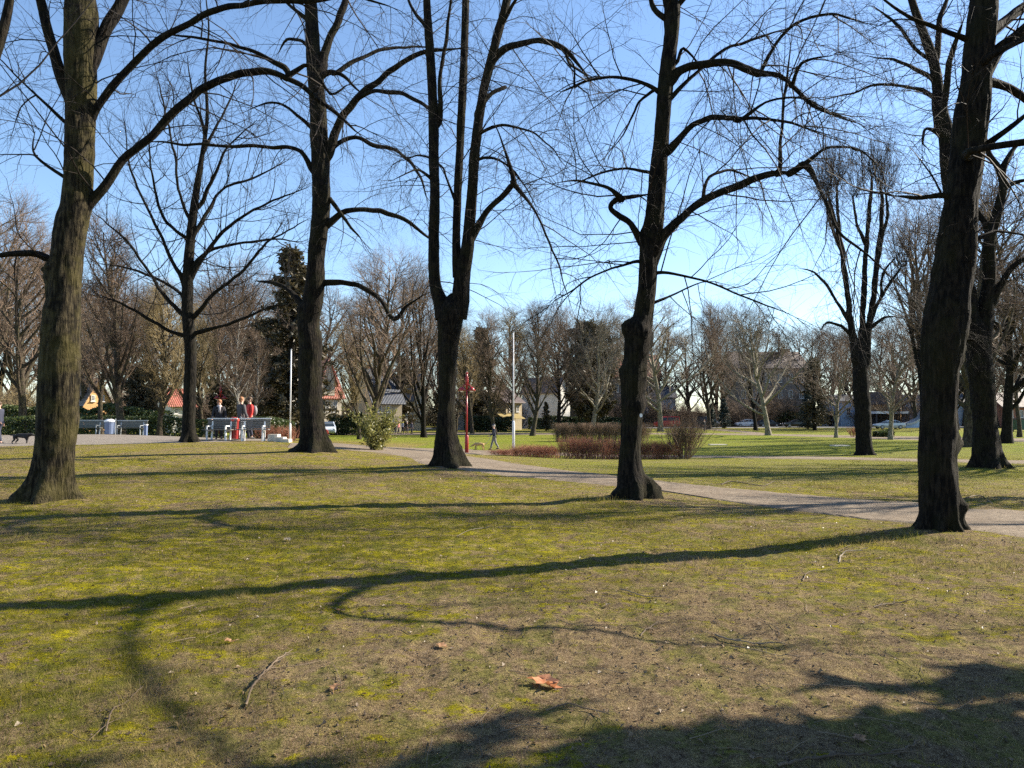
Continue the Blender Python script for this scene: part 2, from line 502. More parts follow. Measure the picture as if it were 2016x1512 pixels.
M['hair_ginger'] = simple('hair_ginger', (.32, .14, .06), .7)
M['hair_grey'] = simple('hair_grey', (.40, .38, .36), .7)
M['cloth_black'] = simple('cloth_black', (.016, .016, .020), .85)
M['cloth_charcoal'] = simple('cloth_charcoal', (.065, .060, .066), .85)
M['cloth_navy'] = simple('cloth_navy', (.022, .026, .048), .85)
M['cloth_red'] = simple('cloth_red', (.50, .025, .02), .8)
M['cloth_pink'] = simple('cloth_pink', (.55, .20, .20), .8)
M['cloth_jeans'] = simple('cloth_jeans', (.56, .56, .62), .85, 0, .12, 9)
M['cloth_grey'] = simple('cloth_grey', (.19, .18, .19), .85)
M['cloth_scarf'] = simple('cloth_scarf', (.42, .40, .42), .85)
M['shoe'] = simple('shoe', (.03, .028, .028), .6)
M['fur_black'] = simple('fur_black', (.012, .011, .011), .8, 0, .3, 14)
M['fur_white'] = simple('fur_white', (.55, .50, .45), .85)
M['fur_tan'] = simple('fur_tan', (.50, .30, .13), .85, 0, .15, 10)
M['rubber'] = simple('rubber', (.02, .02, .02), .8)
M['car_white'] = simple('car_white', (.62, .66, .72), .25, 0, .03)
M['car_black'] = simple('car_black', (.012, .013, .017), .2, 0, .03)
M['car_silver'] = simple('car_silver', (.40, .44, .48), .25, .3, .03)
M['car_red'] = simple('car_red', (.42, .03, .03), .3)
M['leash'] = simple('leash', (.25, .38, .42), .6)

# ------------------------------------------------------------------ ground
def lush_at(x, y):
    r = np.hypot(x, y)
    l = np.clip((y - 30) / 14, 0, 1)
    l = np.maximum(l, .5 * np.clip((y - 17) / 6, 0, 1) * np.clip((x + .5) / 2, 0, 1))
    l = np.where(x < -7, np.clip((y - 60) / 10, 0, 1), l)
    l = l * (0.85 + .15 * fbm2(x, y, .2, 2, 5))
    far = np.clip((y - 100) / 25, 0, 1)
    return np.clip(l * (1 - .6 * far), 0, 1)
def bare_at(x, y):
    # trodden soil in the right foreground and round the trunks
    b = 1.1 * np.exp(-(((x - 1.6) / 3.2) ** 2 + ((y - 4.9) / 2.3) ** 2)) - .55 * np.exp(-(((x + 2.6) / 2.8) ** 2 + ((y - 8.5) / 3.5) ** 2))
    b -= .5 * np.exp(-(((x + .3) / 2.0) ** 2 + ((y - 10.5) / 2.0) ** 2)) + .35 * np.exp(-(((x + 2.2) / 1.2) ** 2 + ((y - 3.4) / .6) ** 2))
    for c in ((1243, 988, 15.2), (1850, 1052, 10.7)):
        q = P(*c); b = b + .5 * np.exp(-(((x - q[0]) / .9) ** 2 + ((y - q[1]) / .9) ** 2))
    return b
PATH_C = []
def path_mask(x, y):
    """0 on the paths, 1 on the grass: the soil lies flat under the gravel"""
    sh = np.shape(x); x = np.ravel(x); y = np.ravel(y); m = np.ones_like(x)
    near_ = np.hypot(x, y) < 45
    xi, yi = x[near_], y[near_]; mi = np.full(len(xi), 9.0)
    for A, B in PATH_C:
        C = (A + B) / 2; hw = np.linalg.norm(A - B, axis=1) / 2
        for c, h in zip(C[::3], hw[::3]):
            if np.hypot(*c) < 48: mi = np.minimum(mi, np.hypot(xi - c[0], yi - c[1]) - h)
    m[near_] = np.clip((mi + .05) / .35, 0, 1)
    return m.reshape(sh)
def strip_px(name, far, near, mat, lift=.03, nseg=160, nw=10, wob=.12, seed=1, kind='structure'):
    """a path given by its two edges in world space, draped on the terrain"""
    far = [np.array(p[:2]) for p in far]; near = [np.array(p[:2]) for p in near]
    def res(P_, n):
        P_ = np.array(P_); L = np.r_[0, np.cumsum(np.linalg.norm(np.diff(P_, axis=0), axis=1))]
        t = np.linspace(0, L[-1], n)
        return np.stack([np.interp(t, L, P_[:, 0]), np.interp(t, L, P_[:, 1])], -1)
    A, B = res(far, nseg), res(near, nseg)
    k = np.ones(9) / 9
    for E in (A, B):
        for c in (0, 1):
            pad = np.r_[[E[0, c]] * 4, E[:, c], [E[-1, c]] * 4]
            E[:, c] = np.convolve(pad, k, 'valid')
    D = (B - A); D = D / (np.linalg.norm(D, axis=1, keepdims=True) + 1e-6)
    A = A + D * (wob * fbm2(A[:, 0], A[:, 1], 1.6, 5, seed, ))[:, None] * 1.6
    B = B + D * (wob * fbm2(B[:, 0], B[:, 1], 1.6, 5, seed + 5))[:, None] * 1.6
    PATH_C.append((A, B))
    s = np.linspace(0, 1, nw + 1)
    X = A[:, None, 0] * (1 - s) + B[:, None, 0] * s
    Y = A[:, None, 1] * (1 - s) + B[:, None, 1] * s
    edge = np.minimum(s, 1 - s)
    Z = terrain(X, Y) + lift - np.where(edge < 1e-6, lift + .008, 0)[None, :]
    V = np.stack([X, Y, Z], -1).reshape(-1, 3)
    idx = np.arange(V.shape[0]).reshape(nseg, nw + 1)
    Q = np.stack([idx[:-1, :-1], idx[1:, :-1], idx[1:, 1:], idx[:-1, 1:]], -1).reshape(-1, 4)
    me = raw_mesh(name, V, Q, True); bmfix(me)
    o = link_mesh(name, me, mat)
    return tag(o, kind=kind)
PX = lambda L: [G(*p) for p in L]
far_e = PX([(868, 892), (904, 897), (952, 903), (994, 911), (1100, 925), (1208, 937), (1288, 945), (1508, 967), (1658, 980), (1808, 991), (1888, 1000), (2016, 1006)])
near_e = PX([(818, 911), (850, 919), (925, 930), (1008, 938), (1100, 946), (1183, 955), (1288, 964), (1433, 988), (1608, 1010), (1808, 1032), (1893, 1044), (2016, 1060)])
dd = far_e[-1] - far_e[-2]; dd /= np.linalg.norm(dd[:2])
far_e.append(far_e[-1] + dd * 14); dd = near_e[-1] - near_e[-2]; dd /= np.linalg.norm(dd[:2]); near_e.append(near_e[-1] + dd * 14)
path_main = strip_px('gravel_path', far_e, near_e, M['gravel'], .020, 420, 20, .16, 3)
path_left = strip_px('gravel_path', PX([(560, 872), (652, 874), (709, 876), (765, 879), (848, 882), (900, 883), (940, 884.5)]),
                     PX([(560, 882), (665, 884), (709, 889), (755, 893), (796, 903), (818, 911), (880, 915)]), M['gravel'], .022, 120, 10, .12, 7)
path_cross = strip_px('gravel_path', PX([(880, 884), (994, 886.5), (1150, 893), (1380, 897.5), (1660, 900), (1776, 903.5), (2016, 907.5), (2300, 911)]),
                      PX([(880, 896), (940, 895), (1000, 893.5), (1150, 899), (1380, 901), (1660, 905), (1776, 908), (2016, 913.5), (2300, 918)]), M['gravel'], .034, 200, 8, .15, 9)
path_far = strip_px('gravel_path', PX([(560, 851.5), (800, 852), (1040, 851.5), (1300, 853), (1505, 854), (1650, 857), (1800, 859), (2016, 863), (2300, 866)]),
                    PX([(560, 856), (800, 856), (1040, 856), (1300, 855.5), (1505, 857), (1650, 861.5), (1800, 866.5), (2016, 870), (2300, 874)]), M['gravel'], .05, 120, 6, .3, 11)
path_diag = strip_px('gravel_path', PX([(1380, 842.5), (1450, 847), (1520, 854)]), PX([(1380, 845), (1440, 850), (1500, 856)]), M['gravel'], .06, 60, 4, .3, 13)
plaza = strip_px('plaza', [at(-500, 47), at(-100, 47.5), at(140, 47.5), at(420, 47), at(560, 44)],
                 [at(-500, 29.5), at(-100, 30.2), at(140, 30.0), at(420, 30.8), at(560, 33.5)], M['paving'], .06, 100, 16, .2, 15)
road = strip_px('road', [(-150, 135), (-40, 140), (20, 150), (120, 155), (190, 140)], [(-150, 128), (-40, 133), (20, 141), (110, 136), (180, 118)], M['asphalt'], .08, 120, 6, .1, 17)

def relief(x, y):
    r = np.hypot(x, y)
    a = np.clip((34 - r) / 14, 0, 1) * np.where(r < 45, path_mask(x, y), 1)
    return a * (.018 * fbm2(x, y, 1.7, 3, 3) + .012 * fbm2(x, y, 6.5, 3, 9) * np.clip((20 - r) / 8, 0, 1) + .03 * fbm2(x, y, .35, 2, 21))
def build_ground():
    rad = [0.4]
    while rad[-1] < 900: rad.append(rad[-1] * (1.015 if 2 < rad[-1] < 30 else 1.035))
    rad = np.array(rad)
    front = np.radians(np.linspace(45, 135, 361))
    back = np.radians(np.linspace(135, 405, 60)[1:-1])
    ang = np.r_[front, back]
    A, Rr = np.meshgrid(ang, rad)
    X, Y = Rr * np.cos(A), Rr * np.sin(A)
    Z = terrain(X, Y) + relief(X, Y)
    n, m = X.shape
    V = np.stack([X, Y, Z], -1).reshape(-1, 3)
    V = np.vstack([V, [[0, 0, tz(0, 0)]]])
    idx = np.arange(n * m).reshape(n, m); i2 = np.roll(idx, -1, axis=1)
    Q = np.stack([idx[:-1], idx[1:], i2[1:], i2[:-1]], -1).reshape(-1, 4)
    T = np.stack([np.full(m, n * m), idx[0], i2[0]], -1)
    me = raw_mesh('ground', V, Q, True, T)
    for nm, fn in (('lush', lush_at), ('bare', bare_at)):
        at_ = me.attributes.new(nm, 'FLOAT', 'POINT')
        at_.data.foreach_set('value', fn(V[:, 0], V[:, 1]).astype(np.float32))
    o = link_mesh('ground', me, M['ground'])
    tag(o, kind='structure')
build_ground()


# ------------------------------------------------------------------ growing branches
def norm(v): return v / (np.linalg.norm(v, axis=-1, keepdims=True) + 1e-9)
def grow(rs, S, D, L, R0, n, wob=.12, up=0.0, tip=.25, up_end=None):
    """M branches from starts S along dirs D; 'up' bends them, returns (M,n,3),(M,n)"""
    M_ = len(S)
    Pt = np.empty((M_, n, 3)); Pt[:, 0] = S
    d = norm(D.copy()); step = (L / (n - 1))[:, None]
    for i in range(1, n):
        u = up if up_end is None else up + (up_end - up) * i / n
        d = norm(d + rs.normal(0, wob, (M_, 3)) + np.array([0, 0, 1.0]) * (u if np.ndim(u) == 0 else u[:, None]))
        Pt[:, i] = Pt[:, i - 1] + d * step
    t = np.linspace(0, 1, n)[None]
    Rr = R0[:, None] * (1 - (1 - tip) * t)
    return Pt, Rr
def spawn(rs, Pt, Rr, per, t0, t1, ang, lenf, radf, out_bias=0.0, jitter=.35):
    """children along each branch: per (int), angle range in degrees from parent direction"""
    M_, n, _ = Pt.shape
    t = (np.arange(per) + rs.uniform(0, 1, (M_, per))) / per
    t = t0 + (t1 - t0) * t
    f = t * (n - 1); i = np.minimum(f.astype(int), n - 2); f = f - i
    m = np.arange(M_)[:, None]
    S = Pt[m, i] * (1 - f[..., None]) + Pt[m, i + 1] * f[..., None]
    T = norm(Pt[m, i + 1] - Pt[m, i])
    rr = Rr[m, i] * (1 - f) + Rr[m, i + 1] * f
    rnd = rs.normal(0, 1, S.shape)
    perp = norm(rnd - (rnd * T).sum(-1, keepdims=True) * T)
    a = np.radians(rs.uniform(ang[0], ang[1], S.shape[:2]))[..., None]
    D = T * np.cos(a) + perp * np.sin(a) + np.array([0, 0, out_bias])
    L = lenf(t, rs) if callable(lenf) else np.full(t.shape, lenf)
    Rc = np.minimum(rr * .8, radf * rs.uniform(.7, 1.2, t.shape))
    return S.reshape(-1, 3), norm(D).reshape(-1, 3), L.ravel() * rs.uniform(1 - jitter, 1 + jitter, L.size), Rc.ravel()
class TM:
    """accumulates tube bundles"""
    def __init__(self): self.V = []; self.Q = []; self.n = 0
    def add(self, Pt, Rr, sides):
        V, Q = tubes(Pt, Rr, sides)
        self.V.append(V); self.Q.append(Q + self.n); self.n += len(V)
    def mesh(self, name, off=None):
        V = np.vstack(self.V)
        if off is not None: V = V - np.asarray(off)
        return raw_mesh(name, V, np.vstack(self.Q), True)
def catmull(Pc, step):
    Pc = np.asarray(Pc, float)
    E = np.vstack([2 * Pc[0] - Pc[1], Pc, 2 * Pc[-1] - Pc[-2]])
    out = []
    for i in range(1, len(E) - 2):
        L = np.linalg.norm(E[i + 1][:3] - E[i][:3]); k = max(2, int(L / step))
        t = np.linspace(0, 1, k, endpoint=False)[:, None]
        a, b, c, d = E[i - 1], E[i], E[i + 1], E[i + 2]
        out.append(.5 * ((2 * b) + (c - a) * t + (2 * a - 5 * b + 4 * c - d) * t ** 2 + (3 * b - a - 3 * c + d) * t ** 3))
    out.append(E[-2][None])
    return np.vstack(out)
def px_line(pl, d, dend=0.0, d0=0.0):
    """[(px,py,halfwidth px)] at distance d -> rows (x,y,z,r); depth offset runs d0..dend along it"""
    n = len(pl); out = []
    for i, (px, py, hw) in enumerate(pl):
        t = i / max(1, n - 1)
        dy = d0 + (dend - d0) * t ** 1.3
        out.append([*P(px, py, d, dy), hw / F * (d + dy)])
    return np.array(out)
def trunk_verts(rows, step, sides, seed, base_z=None, ridge=.05, lump=.10, lobes=5, burls=(), flare_h=.5):
    C = catmull(rows, step)
    n = len(C)
    c, r = C[:, :3], np.maximum(C[:, 3], .004)
    T = np.gradient(c, axis=0); T = norm(T)
    U = norm(np.cross(T, np.array([0, -1.0, -0.05]))); W = np.cross(T, U)
    a = np.arange(sides) * 2 * math.pi / sides
    ca, sa = np.cos(a), np.sin(a)
    L = np.r_[0, np.cumsum(np.linalg.norm(np.diff(c, axis=0), axis=1))]
    ph = seed * 7.3
    q = np.stack([np.broadcast_to(ca[None] * 1.0, (n, sides)) + ph, np.broadcast_to(sa[None], (n, sides)), np.broadcast_to(L[:, None] * .9, (n, sides))], -1)
    k = 1 + lump * fbm(q * 1.3, 3, seed)
    q2 = q.copy(); q2[..., 0] = ca * 5 + ph; q2[..., 1] = sa * 5; q2[..., 2] = L[:, None] * .9
    fr = fbm(q2 * 1.4, 4, seed + 3, .62); k += ridge * 1.5 * (np.abs(fr) ** .7 - .45) + ridge * .5 * fbm(q2 * np.array([2.5, 2.5, 5]), 3, seed + 8)
    if base_z is not None:
        h = c[:, 2] - base_z
        lob = .5 + .5 * np.cos(lobes * a + seed * 1.7 + .6 * np.sin(2 * a + seed))
        k += (np.exp(-np.maximum(h, 0) / flare_h * 2.0))[:, None] * (.62 * lob[None] ** 1.5 - .14)
    for (bh, ba, bs, bw, amp) in burls:      # height, angle, vertical size, angular size, amplitude
        da = np.angle(np.exp(1j * (a - ba)))
        k += amp * np.exp(-((L[:, None] - bh) / bs) ** 2 - (da[None] / bw) ** 2) * (1 + .9 * fbm(q * 5, 4, seed + 9, .7))
    V = c[:, None] + (r[:, None] * k)[..., None] * (U[:, None] * ca[None, :, None] + W[:, None] * sa[None, :, None])
    idx = np.arange(n * sides).reshape(n, sides); i2 = np.roll(idx, -1, axis=1)
    Q = np.stack([idx[:-1], i2[:-1], i2[1:], idx[1:]], -1).reshape(-1, 4)
    return V.reshape(-1, 3), Q, C
def crown_from(rs, lines, kind='droop', dens=1.0, fine=True, maxr=.022, len2=(1.0, 2.4), tm=None, spare=0.08):
    """secondary, tertiary and finest twigs on a list of row arrays (x,y,z,r)"""
    tm = tm or TM()
    for rows in lines:
        Ln = np.linalg.norm(np.diff(rows[:, :3], axis=0), axis=1).sum()
        per = max(2, int(Ln * 3.3 * dens))
        t = np.linspace(0, 1, 12); tt = np.r_[0, np.cumsum(np.linalg.norm(np.diff(rows[:, :3], axis=0), axis=1))] / Ln
        Pt = np.stack([np.interp(t, tt, rows[:, k]) for k in range(3)], -1)[None]
        Rr = np.interp(t, tt, rows[:, 3])[None]
        l2 = lambda t_, r_: np.interp(t_, [0, 1], [len2[1], len2[0]]) * r_.uniform(.5, 1.1, t_.shape)
        S, D, L, R = spawn(rs, Pt, Rr, per, spare, 1.0, (35, 85), l2, maxr)
        if kind == 'droop':
            up = rs.choice([.08, .0, -.08, -.14], len(S), p=[.15, .2, .35, .3])
        elif kind == 'up': up = np.full(len(S), .14)
        else: up = rs.uniform(-.05, .1, len(S))
        P2, R2 = grow(rs, S, D, L * 1.25, R, 9, .11, up, .2)
        tm.add(P2, R2, 3)
        S, D, L, R = spawn(rs, P2, R2, max(2, int(8 * dens ** .5)), .12, 1.0, (25, 65), lambda t_, r_: .25 + .75 * (1 - t_) * r_.uniform(.5, 1.2, t_.shape), maxr * .36)
        P3, R3 = grow(rs, S, D, L * 1.2, R, 6, .09, -.06 if kind == 'droop' else .08, .35)
        tm.add(P3, R3, 3)
        if fine:
            S, D, L, R = spawn(rs, P3, R3, 3, .15, 1.0, (20, 50), lambda t_, r_: .18 + .30 * r_.uniform(0, 1, t_.shape), maxr * .2)
            P4, R4 = grow(rs, S, D, L, R, 3, .13, 0, .5)
            tm.add(P4, R4, 3)
    return tm
def upper_crown(rs, base, r0, H, nl, spread, tm_l, sides=6):
    """limbs above what the frame shows; returns rows arrays"""
    out = []
    S = np.repeat(base[None, :3], 1, 0)
    P1, R1 = grow(rs, S, np.array([[rs.normal(0, .05), rs.normal(0, .05), 1.0]]), np.array([H]), np.array([r0]), 10, .05, .05, .2)
    tm_l.add(P1, R1, 10)
    S, D, L, R = spawn(rs, P1, R1, nl, .05, .97, (40, 70), lambda t_, r_: spread * (1.05 - .6 * t_), r0 * .42, .15, .2)
    P2, R2 = grow(rs, S, D, L, R, 9, .10, .05, .25)
    tm_l.add(P2, R2, sides)
    for p, r in zip(P2, R2): out.append(np.c_[p, r])
    return out

def hero_tree(label, base_px, d, trunk, forks=(), limbs=(), seed=1, sides=36, step=.06, bark='bark', burls=(), tree_name='lime_tree',
              upper=None, crown='droop', dens=1.0, group='large trees on the lawn', lobes=5, flare_h=.5, epic=(), len2=(1.0, 2.4), extra_rows=(), base_extra=.35, fine=True, twig='twig', maxr=.016):
    rs = np.random.RandomState(seed)
    rows = px_line(trunk, d)
    base = P(base_px[0], base_px[1], d)
    loc = np.array([base[0], d, tz(base[0], d)])
    lbark = 'bark' if bark == 'bark_green' else bark
    first = rows[0].copy(); first[2] = loc[2] - base_extra; first[3] *= 1.12
    rows = np.vstack([first, rows[rows[:, 2] > loc[2] - base_extra + .1]])
    root = empty(tree_name, loc, label, 'tree', group)
    V, Q, C = trunk_verts(rows, step, sides, seed, loc[2], burls=burls, lobes=lobes, flare_h=flare_h)
    me = raw_mesh('trunk', V - loc, Q, True)
    link_mesh('trunk', me, M[bark], root)
    lines = []
    curves = [(C, True)]
    for fk in forks:
        r = px_line(fk[0], d, fk[1] if len(fk) > 1 else 0)
        V, Q, C = trunk_verts(r, step, 24, seed + 5, None, .05, .08)
        link_mesh('limb', raw_mesh('limb', V - loc, Q, True), M[lbark], root)
        lines.append((C[::6], .55)); curves.append((C, True))
    for lb in limbs:
        r = px_line(lb[0], d, lb[1] if len(lb) > 1 else 0)
        r[0, 3] *= 1.25; r[-1, 3] *= .55; e_ = r[-1].copy(); e_[:3] += norm(r[-1, :3] - r[-2, :3]) * .12; e_[3] = .003; r = np.vstack([r, e_])
        # grow the limb out of the trunk or branch it springs from
        best = None
        for Cc, big_ in curves:
            dd_ = np.hypot(Cc[:, 0] - r[0, 0], Cc[:, 2] - r[0, 2]); k_ = int(dd_.argmin())
            sc_ = dd_[k_] - Cc[k_, 3]
            if best is None or sc_ < best[0]: best = (sc_, Cc, k_, big_)
        sc_, Cc, k_, big_ = best
        if sc_ < .9:
            j_ = max(0, k_ - (3 if big_ else 1))
            r[:, 1] += Cc[k_, 1] - r[0, 1]
            if not big_:
                dl_ = Cc[k_, :3] - r[0, :3]; r[:, :3] += dl_[None] * np.exp(-np.arange(len(r)) * .9)[:, None]; k_ = j_ = max(0, k_ - 1)
            st_ = Cc[j_].copy(); st_[3] = min(r[0, 3] * 1.15, st_[3] * .9)
            r = np.vstack([st_, r])
        pre = catmull(r, .22)
        gw = np.minimum(1, np.arange(len(pre)) / 4.0)[:, None] * (.05 if r[0, 3] > .05 else .07)
        for c_i in (0, 2): pre[:, c_i] += (gw[:, 0] * fbm(pre[:, :3] * 1.6 + seed * 3.1 + c_i * 11, 3, seed + c_i))
        V, Q, C = trunk_verts(pre, .10, 10, seed + len(lines), None, .07, .20)
        curves.append((C, False))
        link_mesh('limb', raw_mesh('limb', V - loc, Q, True), M[lbark], root)
        lines.append((C[::3], 1.0))
    for r in extra_rows:
        V, Q, C = trunk_verts(np.asarray(r, float), .10, 10, seed + len(lines), None, .05, .10)
        link_mesh('limb', raw_mesh('limb', V - loc, Q, True), M[lbark], root)
        lines.append((C[::3], 1.0))
    tm = TM()
    cont = []
    for C, k in lines:                       # every limb runs out into a few long thin ends
        e = C[-1]; dr = norm(C[-1, :3] - C[max(0, len(C) - 3), :3])
        m_ = 3
        S = np.repeat(e[None, :3], m_, 0); D = dr[None] + rs.normal(0, .32, (m_, 3))
        Pc, Rc = grow(rs, S - dr * .03, D, rs.uniform(.7, 1.7, m_) * (1.3 if k == 1 else 1), np.full(m_, min(max(e[3] * .75, .006), .03)), 9, .13, -.03 if crown == 'droop' else .06, .2)
        tm.add(Pc, Rc, 6)
        cont += [np.c_[a_, b_] for a_, b_ in zip(Pc, Rc)]
    crown_from(rs, cont, crown, dens * .9, fine, maxr * .6, (.5, 1.1), tm, .1)
    for C, k in lines: crown_from(rs, [C], crown, dens * k, fine, maxr, len2, tm)
    # sparse shoots on the trunk itself
    crown_from(rs, [C_ for C_ in [rows[rows[:, 2] > loc[2] + 3.6]] if len(C_) > 2], crown, dens * .35, fine, maxr * .7, (.6, 1.6), tm)
    for (ex, ey, nn, ll) in epic:
        c0 = P(ex, ey, d)
        S = np.repeat(c0[None], nn, 0) + rs.normal(0, .16 if nn > 40 else .06, (nn, 3))
        D = rs.normal(0, 1, (nn, 3)); D[:, 2] = np.abs(D[:, 2]) * .8 + (2.2 if nn > 40 else 0)
        P2, R2 = grow(rs, S, D, rs.uniform(.4, 1.0, nn) * ll, np.full(nn, .012 if nn > 40 else .005), 6, .05 if nn > 40 else .2, .05, .4)
        tm.add(P2, R2, 3)
        S, D, L, R = spawn(rs, P2, R2, 3 if nn > 40 else 4, .2, 1, (8, 24) if nn > 40 else (25, 60), .2 * ll, .006 if nn > 40 else .003)
        tm.add(*grow(rs, S, D, L, R, 4, .08 if nn > 40 else .2, 0, .5), 3)
    if upper:
        tl = TM(); ups = []
        for (ub, r0, H, nl, sprd) in upper:
            b = P(ub[0], ub[1], d); ups += upper_crown(rs, b, r0, H, nl, sprd, tl)
        link_mesh('limb', tl.mesh('limb', loc), M[lbark], root)
        crown_from(rs, ups, 'mix', .42, False, maxr, len2, tm)
    link_mesh('crown', tm.mesh('crown', loc), M[twig], root)
    return root

# limbs given by the shadow they throw: ground pixel + height above it
def shadow_rows(L):
    out = []
    for px, py, h, r in L:
        g = G(px, py); k = h / SDIR.z
        out.append([g[0] + SDIR.x * k, g[1] + SDIR.y * k, g[2] + h, r])
    return out

# 1: far left, mossy
hero_tree('thick mossy green lime tree at the left edge, standing in front of the plaza benches', (95, 990), 13.0,
    [(96, 985, 48), (100, 950, 38), (106, 900, 34), (113, 800, 36), (117, 700, 36), (123, 620, 33), (130, 540, 28), (138, 450, 30), (150, 400, 28), (155, 340, 26), (158, 260, 27), (160, 180, 28), (158, 100, 30), (160, 40, 30), (158, -20, 27), (158, -90, 24)],
    limbs=[([(172, 238, 9), (190, 215, 8), (220, 165, 7), (275, 110, 6.5), (350, 55, 6.5), (425, 20, 6), (500, 6, 5.5), (600, 1, 5), (680, -8, 4), (760, 10, 2.5)], -.6),
           ([(155, 425, 11), (178, 395, 10), (240, 318, 8), (300, 268, 8), (350, 215, 7.5), (415, 165, 7.5), (450, 153, 7), (500, 141, 7), (545, 146, 6.5), (590, 170, 5.5), (630, 198, 5), (700, 256, 3)], .5),
           ([(103, 515, 7), (70, 500, 6), (30, 497, 5), (-10, 502, 4), (-60, 520, 3)], -.5),
           ([(146, 205, 13), (122, 150, 12), (100, 80, 10), (75, 10, 9), (65, -60, 8)], 0),
           ([(165, 160, 15), (186, 100, 14), (215, 45, 12), (245, -5, 10), (280, -70, 8)], .6),
           ([(120, 345, 3), (75, 315, 2.5), (72, 275, 2)], 0), ([(120, 235, 3), (60, 180, 2.2), (0, 120, 2)], -.8),
           ([(545, 146, 5), (545, 118, 6), (500, 85, 4), (430, 70, 3), (370, 55, 2.6), (300, 38, 2)], .3),
           ([(560, 130, 5), (600, 110, 3.5), (640, 165, 3), (668, 150, 2.5)], .2)],
    seed=11, bark='bark_green', sides=40, burls=((4.1, 3.2, .25, .6, .35), (2.6, .2, .35, .5, .12), (3.2, 1.5, .5, .4, -.12), (6.0, 1.3, .8, .3, -.16)), flare_h=.55,
    upper=[((158, -90), .20, 6.5, 14, 4.0)], dens=.8, epic=((122, 515, 8, .6),))
# 2
hero_tree('tall dark lime tree beside the thin white pole, in front of the red roofed house', (617, 893), 24.0,
    [(617, 893, 38), (618, 875, 28), (615, 840, 23), (611, 780, 22), (609, 720, 21.5), (611, 670, 23), (608, 640, 21), (616, 600, 18.5), (620, 560, 18.5), (622, 500, 17), (630, 440, 18), (632, 380, 18), (630, 300, 17), (625, 200, 16), (619, 130, 15), (615, 60, 13), (612, 0, 11), (610, -60, 9)],
    limbs=[([(645, 305, 8), (665, 250, 8), (700, 198, 7), (750, 155, 6), (800, 118, 5), (845, 102, 4), (905, 94, 3)], -1),
           ([(650, 300, 5), (672, 278, 4.5), (700, 270, 4), (740, 287, 4), (780, 295, 3.5), (820, 335, 3), (840, 385, 2)], 1),
           ([(700, 200, 4), (740, 186, 4), (790, 190, 4), (840, 215, 3.5), (870, 250, 2.5)], -2),
           ([(650, 440, 6), (685, 417, 5), (735, 413, 4.5), (780, 425, 4), (820, 450, 3.5), (845, 470, 3)], .5),
           ([(645, 388, 4), (675, 425, 3.5), (705, 465, 3)], -.5),
           ([(640, 557, 6), (690, 557, 5), (730, 575, 5), (755, 600, 4), (775, 628, 5), (800, 605, 3), (835, 580, 2)], -1),
           ([(612, 330, 5), (595, 302, 4.5), (570, 292, 4), (500, 288, 3.5), (425, 287, 3), (350, 282, 2.5), (300, 280, 2)], -.5),
           ([(600, 605, 6), (575, 575, 5), (545, 560, 4), (505, 552, 2.5)], 1),
           ([(612, 100, 4), (595, 82, 3.5), (565, 80, 3), (550, 100, 2)], .5),
           ([(640, 145, 5), (670, 145, 4), (705, 180, 3)], 0),
           ([(660, 155, 4), (710, 120, 3.5), (760, 100, 3), (845, 92, 2.5)], 1.5),
           ([(634, 130, 9), (648, 80, 8), (670, 30, 7), (684, -10, 6), (690, -60, 5)], .4),
           ([(612, 250, 3), (570, 215, 2.5), (530, 200, 2), (490, 215, 1.5)], -1),
           ([(610, 40, 4), (570, 10, 3), (540, -20, 3)], .5)],
    seed=23, sides=32, step=.09, burls=((4.6, 3.3, .3, .7, .25), (5.2, 2.6, .4, .5, .15), (2.5, .1, .3, .5, .12)), flare_h=.9, lobes=6, base_extra=.2,
    upper=[((610, -60), .13, 4.0, 12, 3.5)], dens=.62, epic=((628, 400, 14, .8), (625, 590, 12, .8), (630, 210, 10, .7), (655, 600, 10, .6)), len2=(1.0, 2.6))
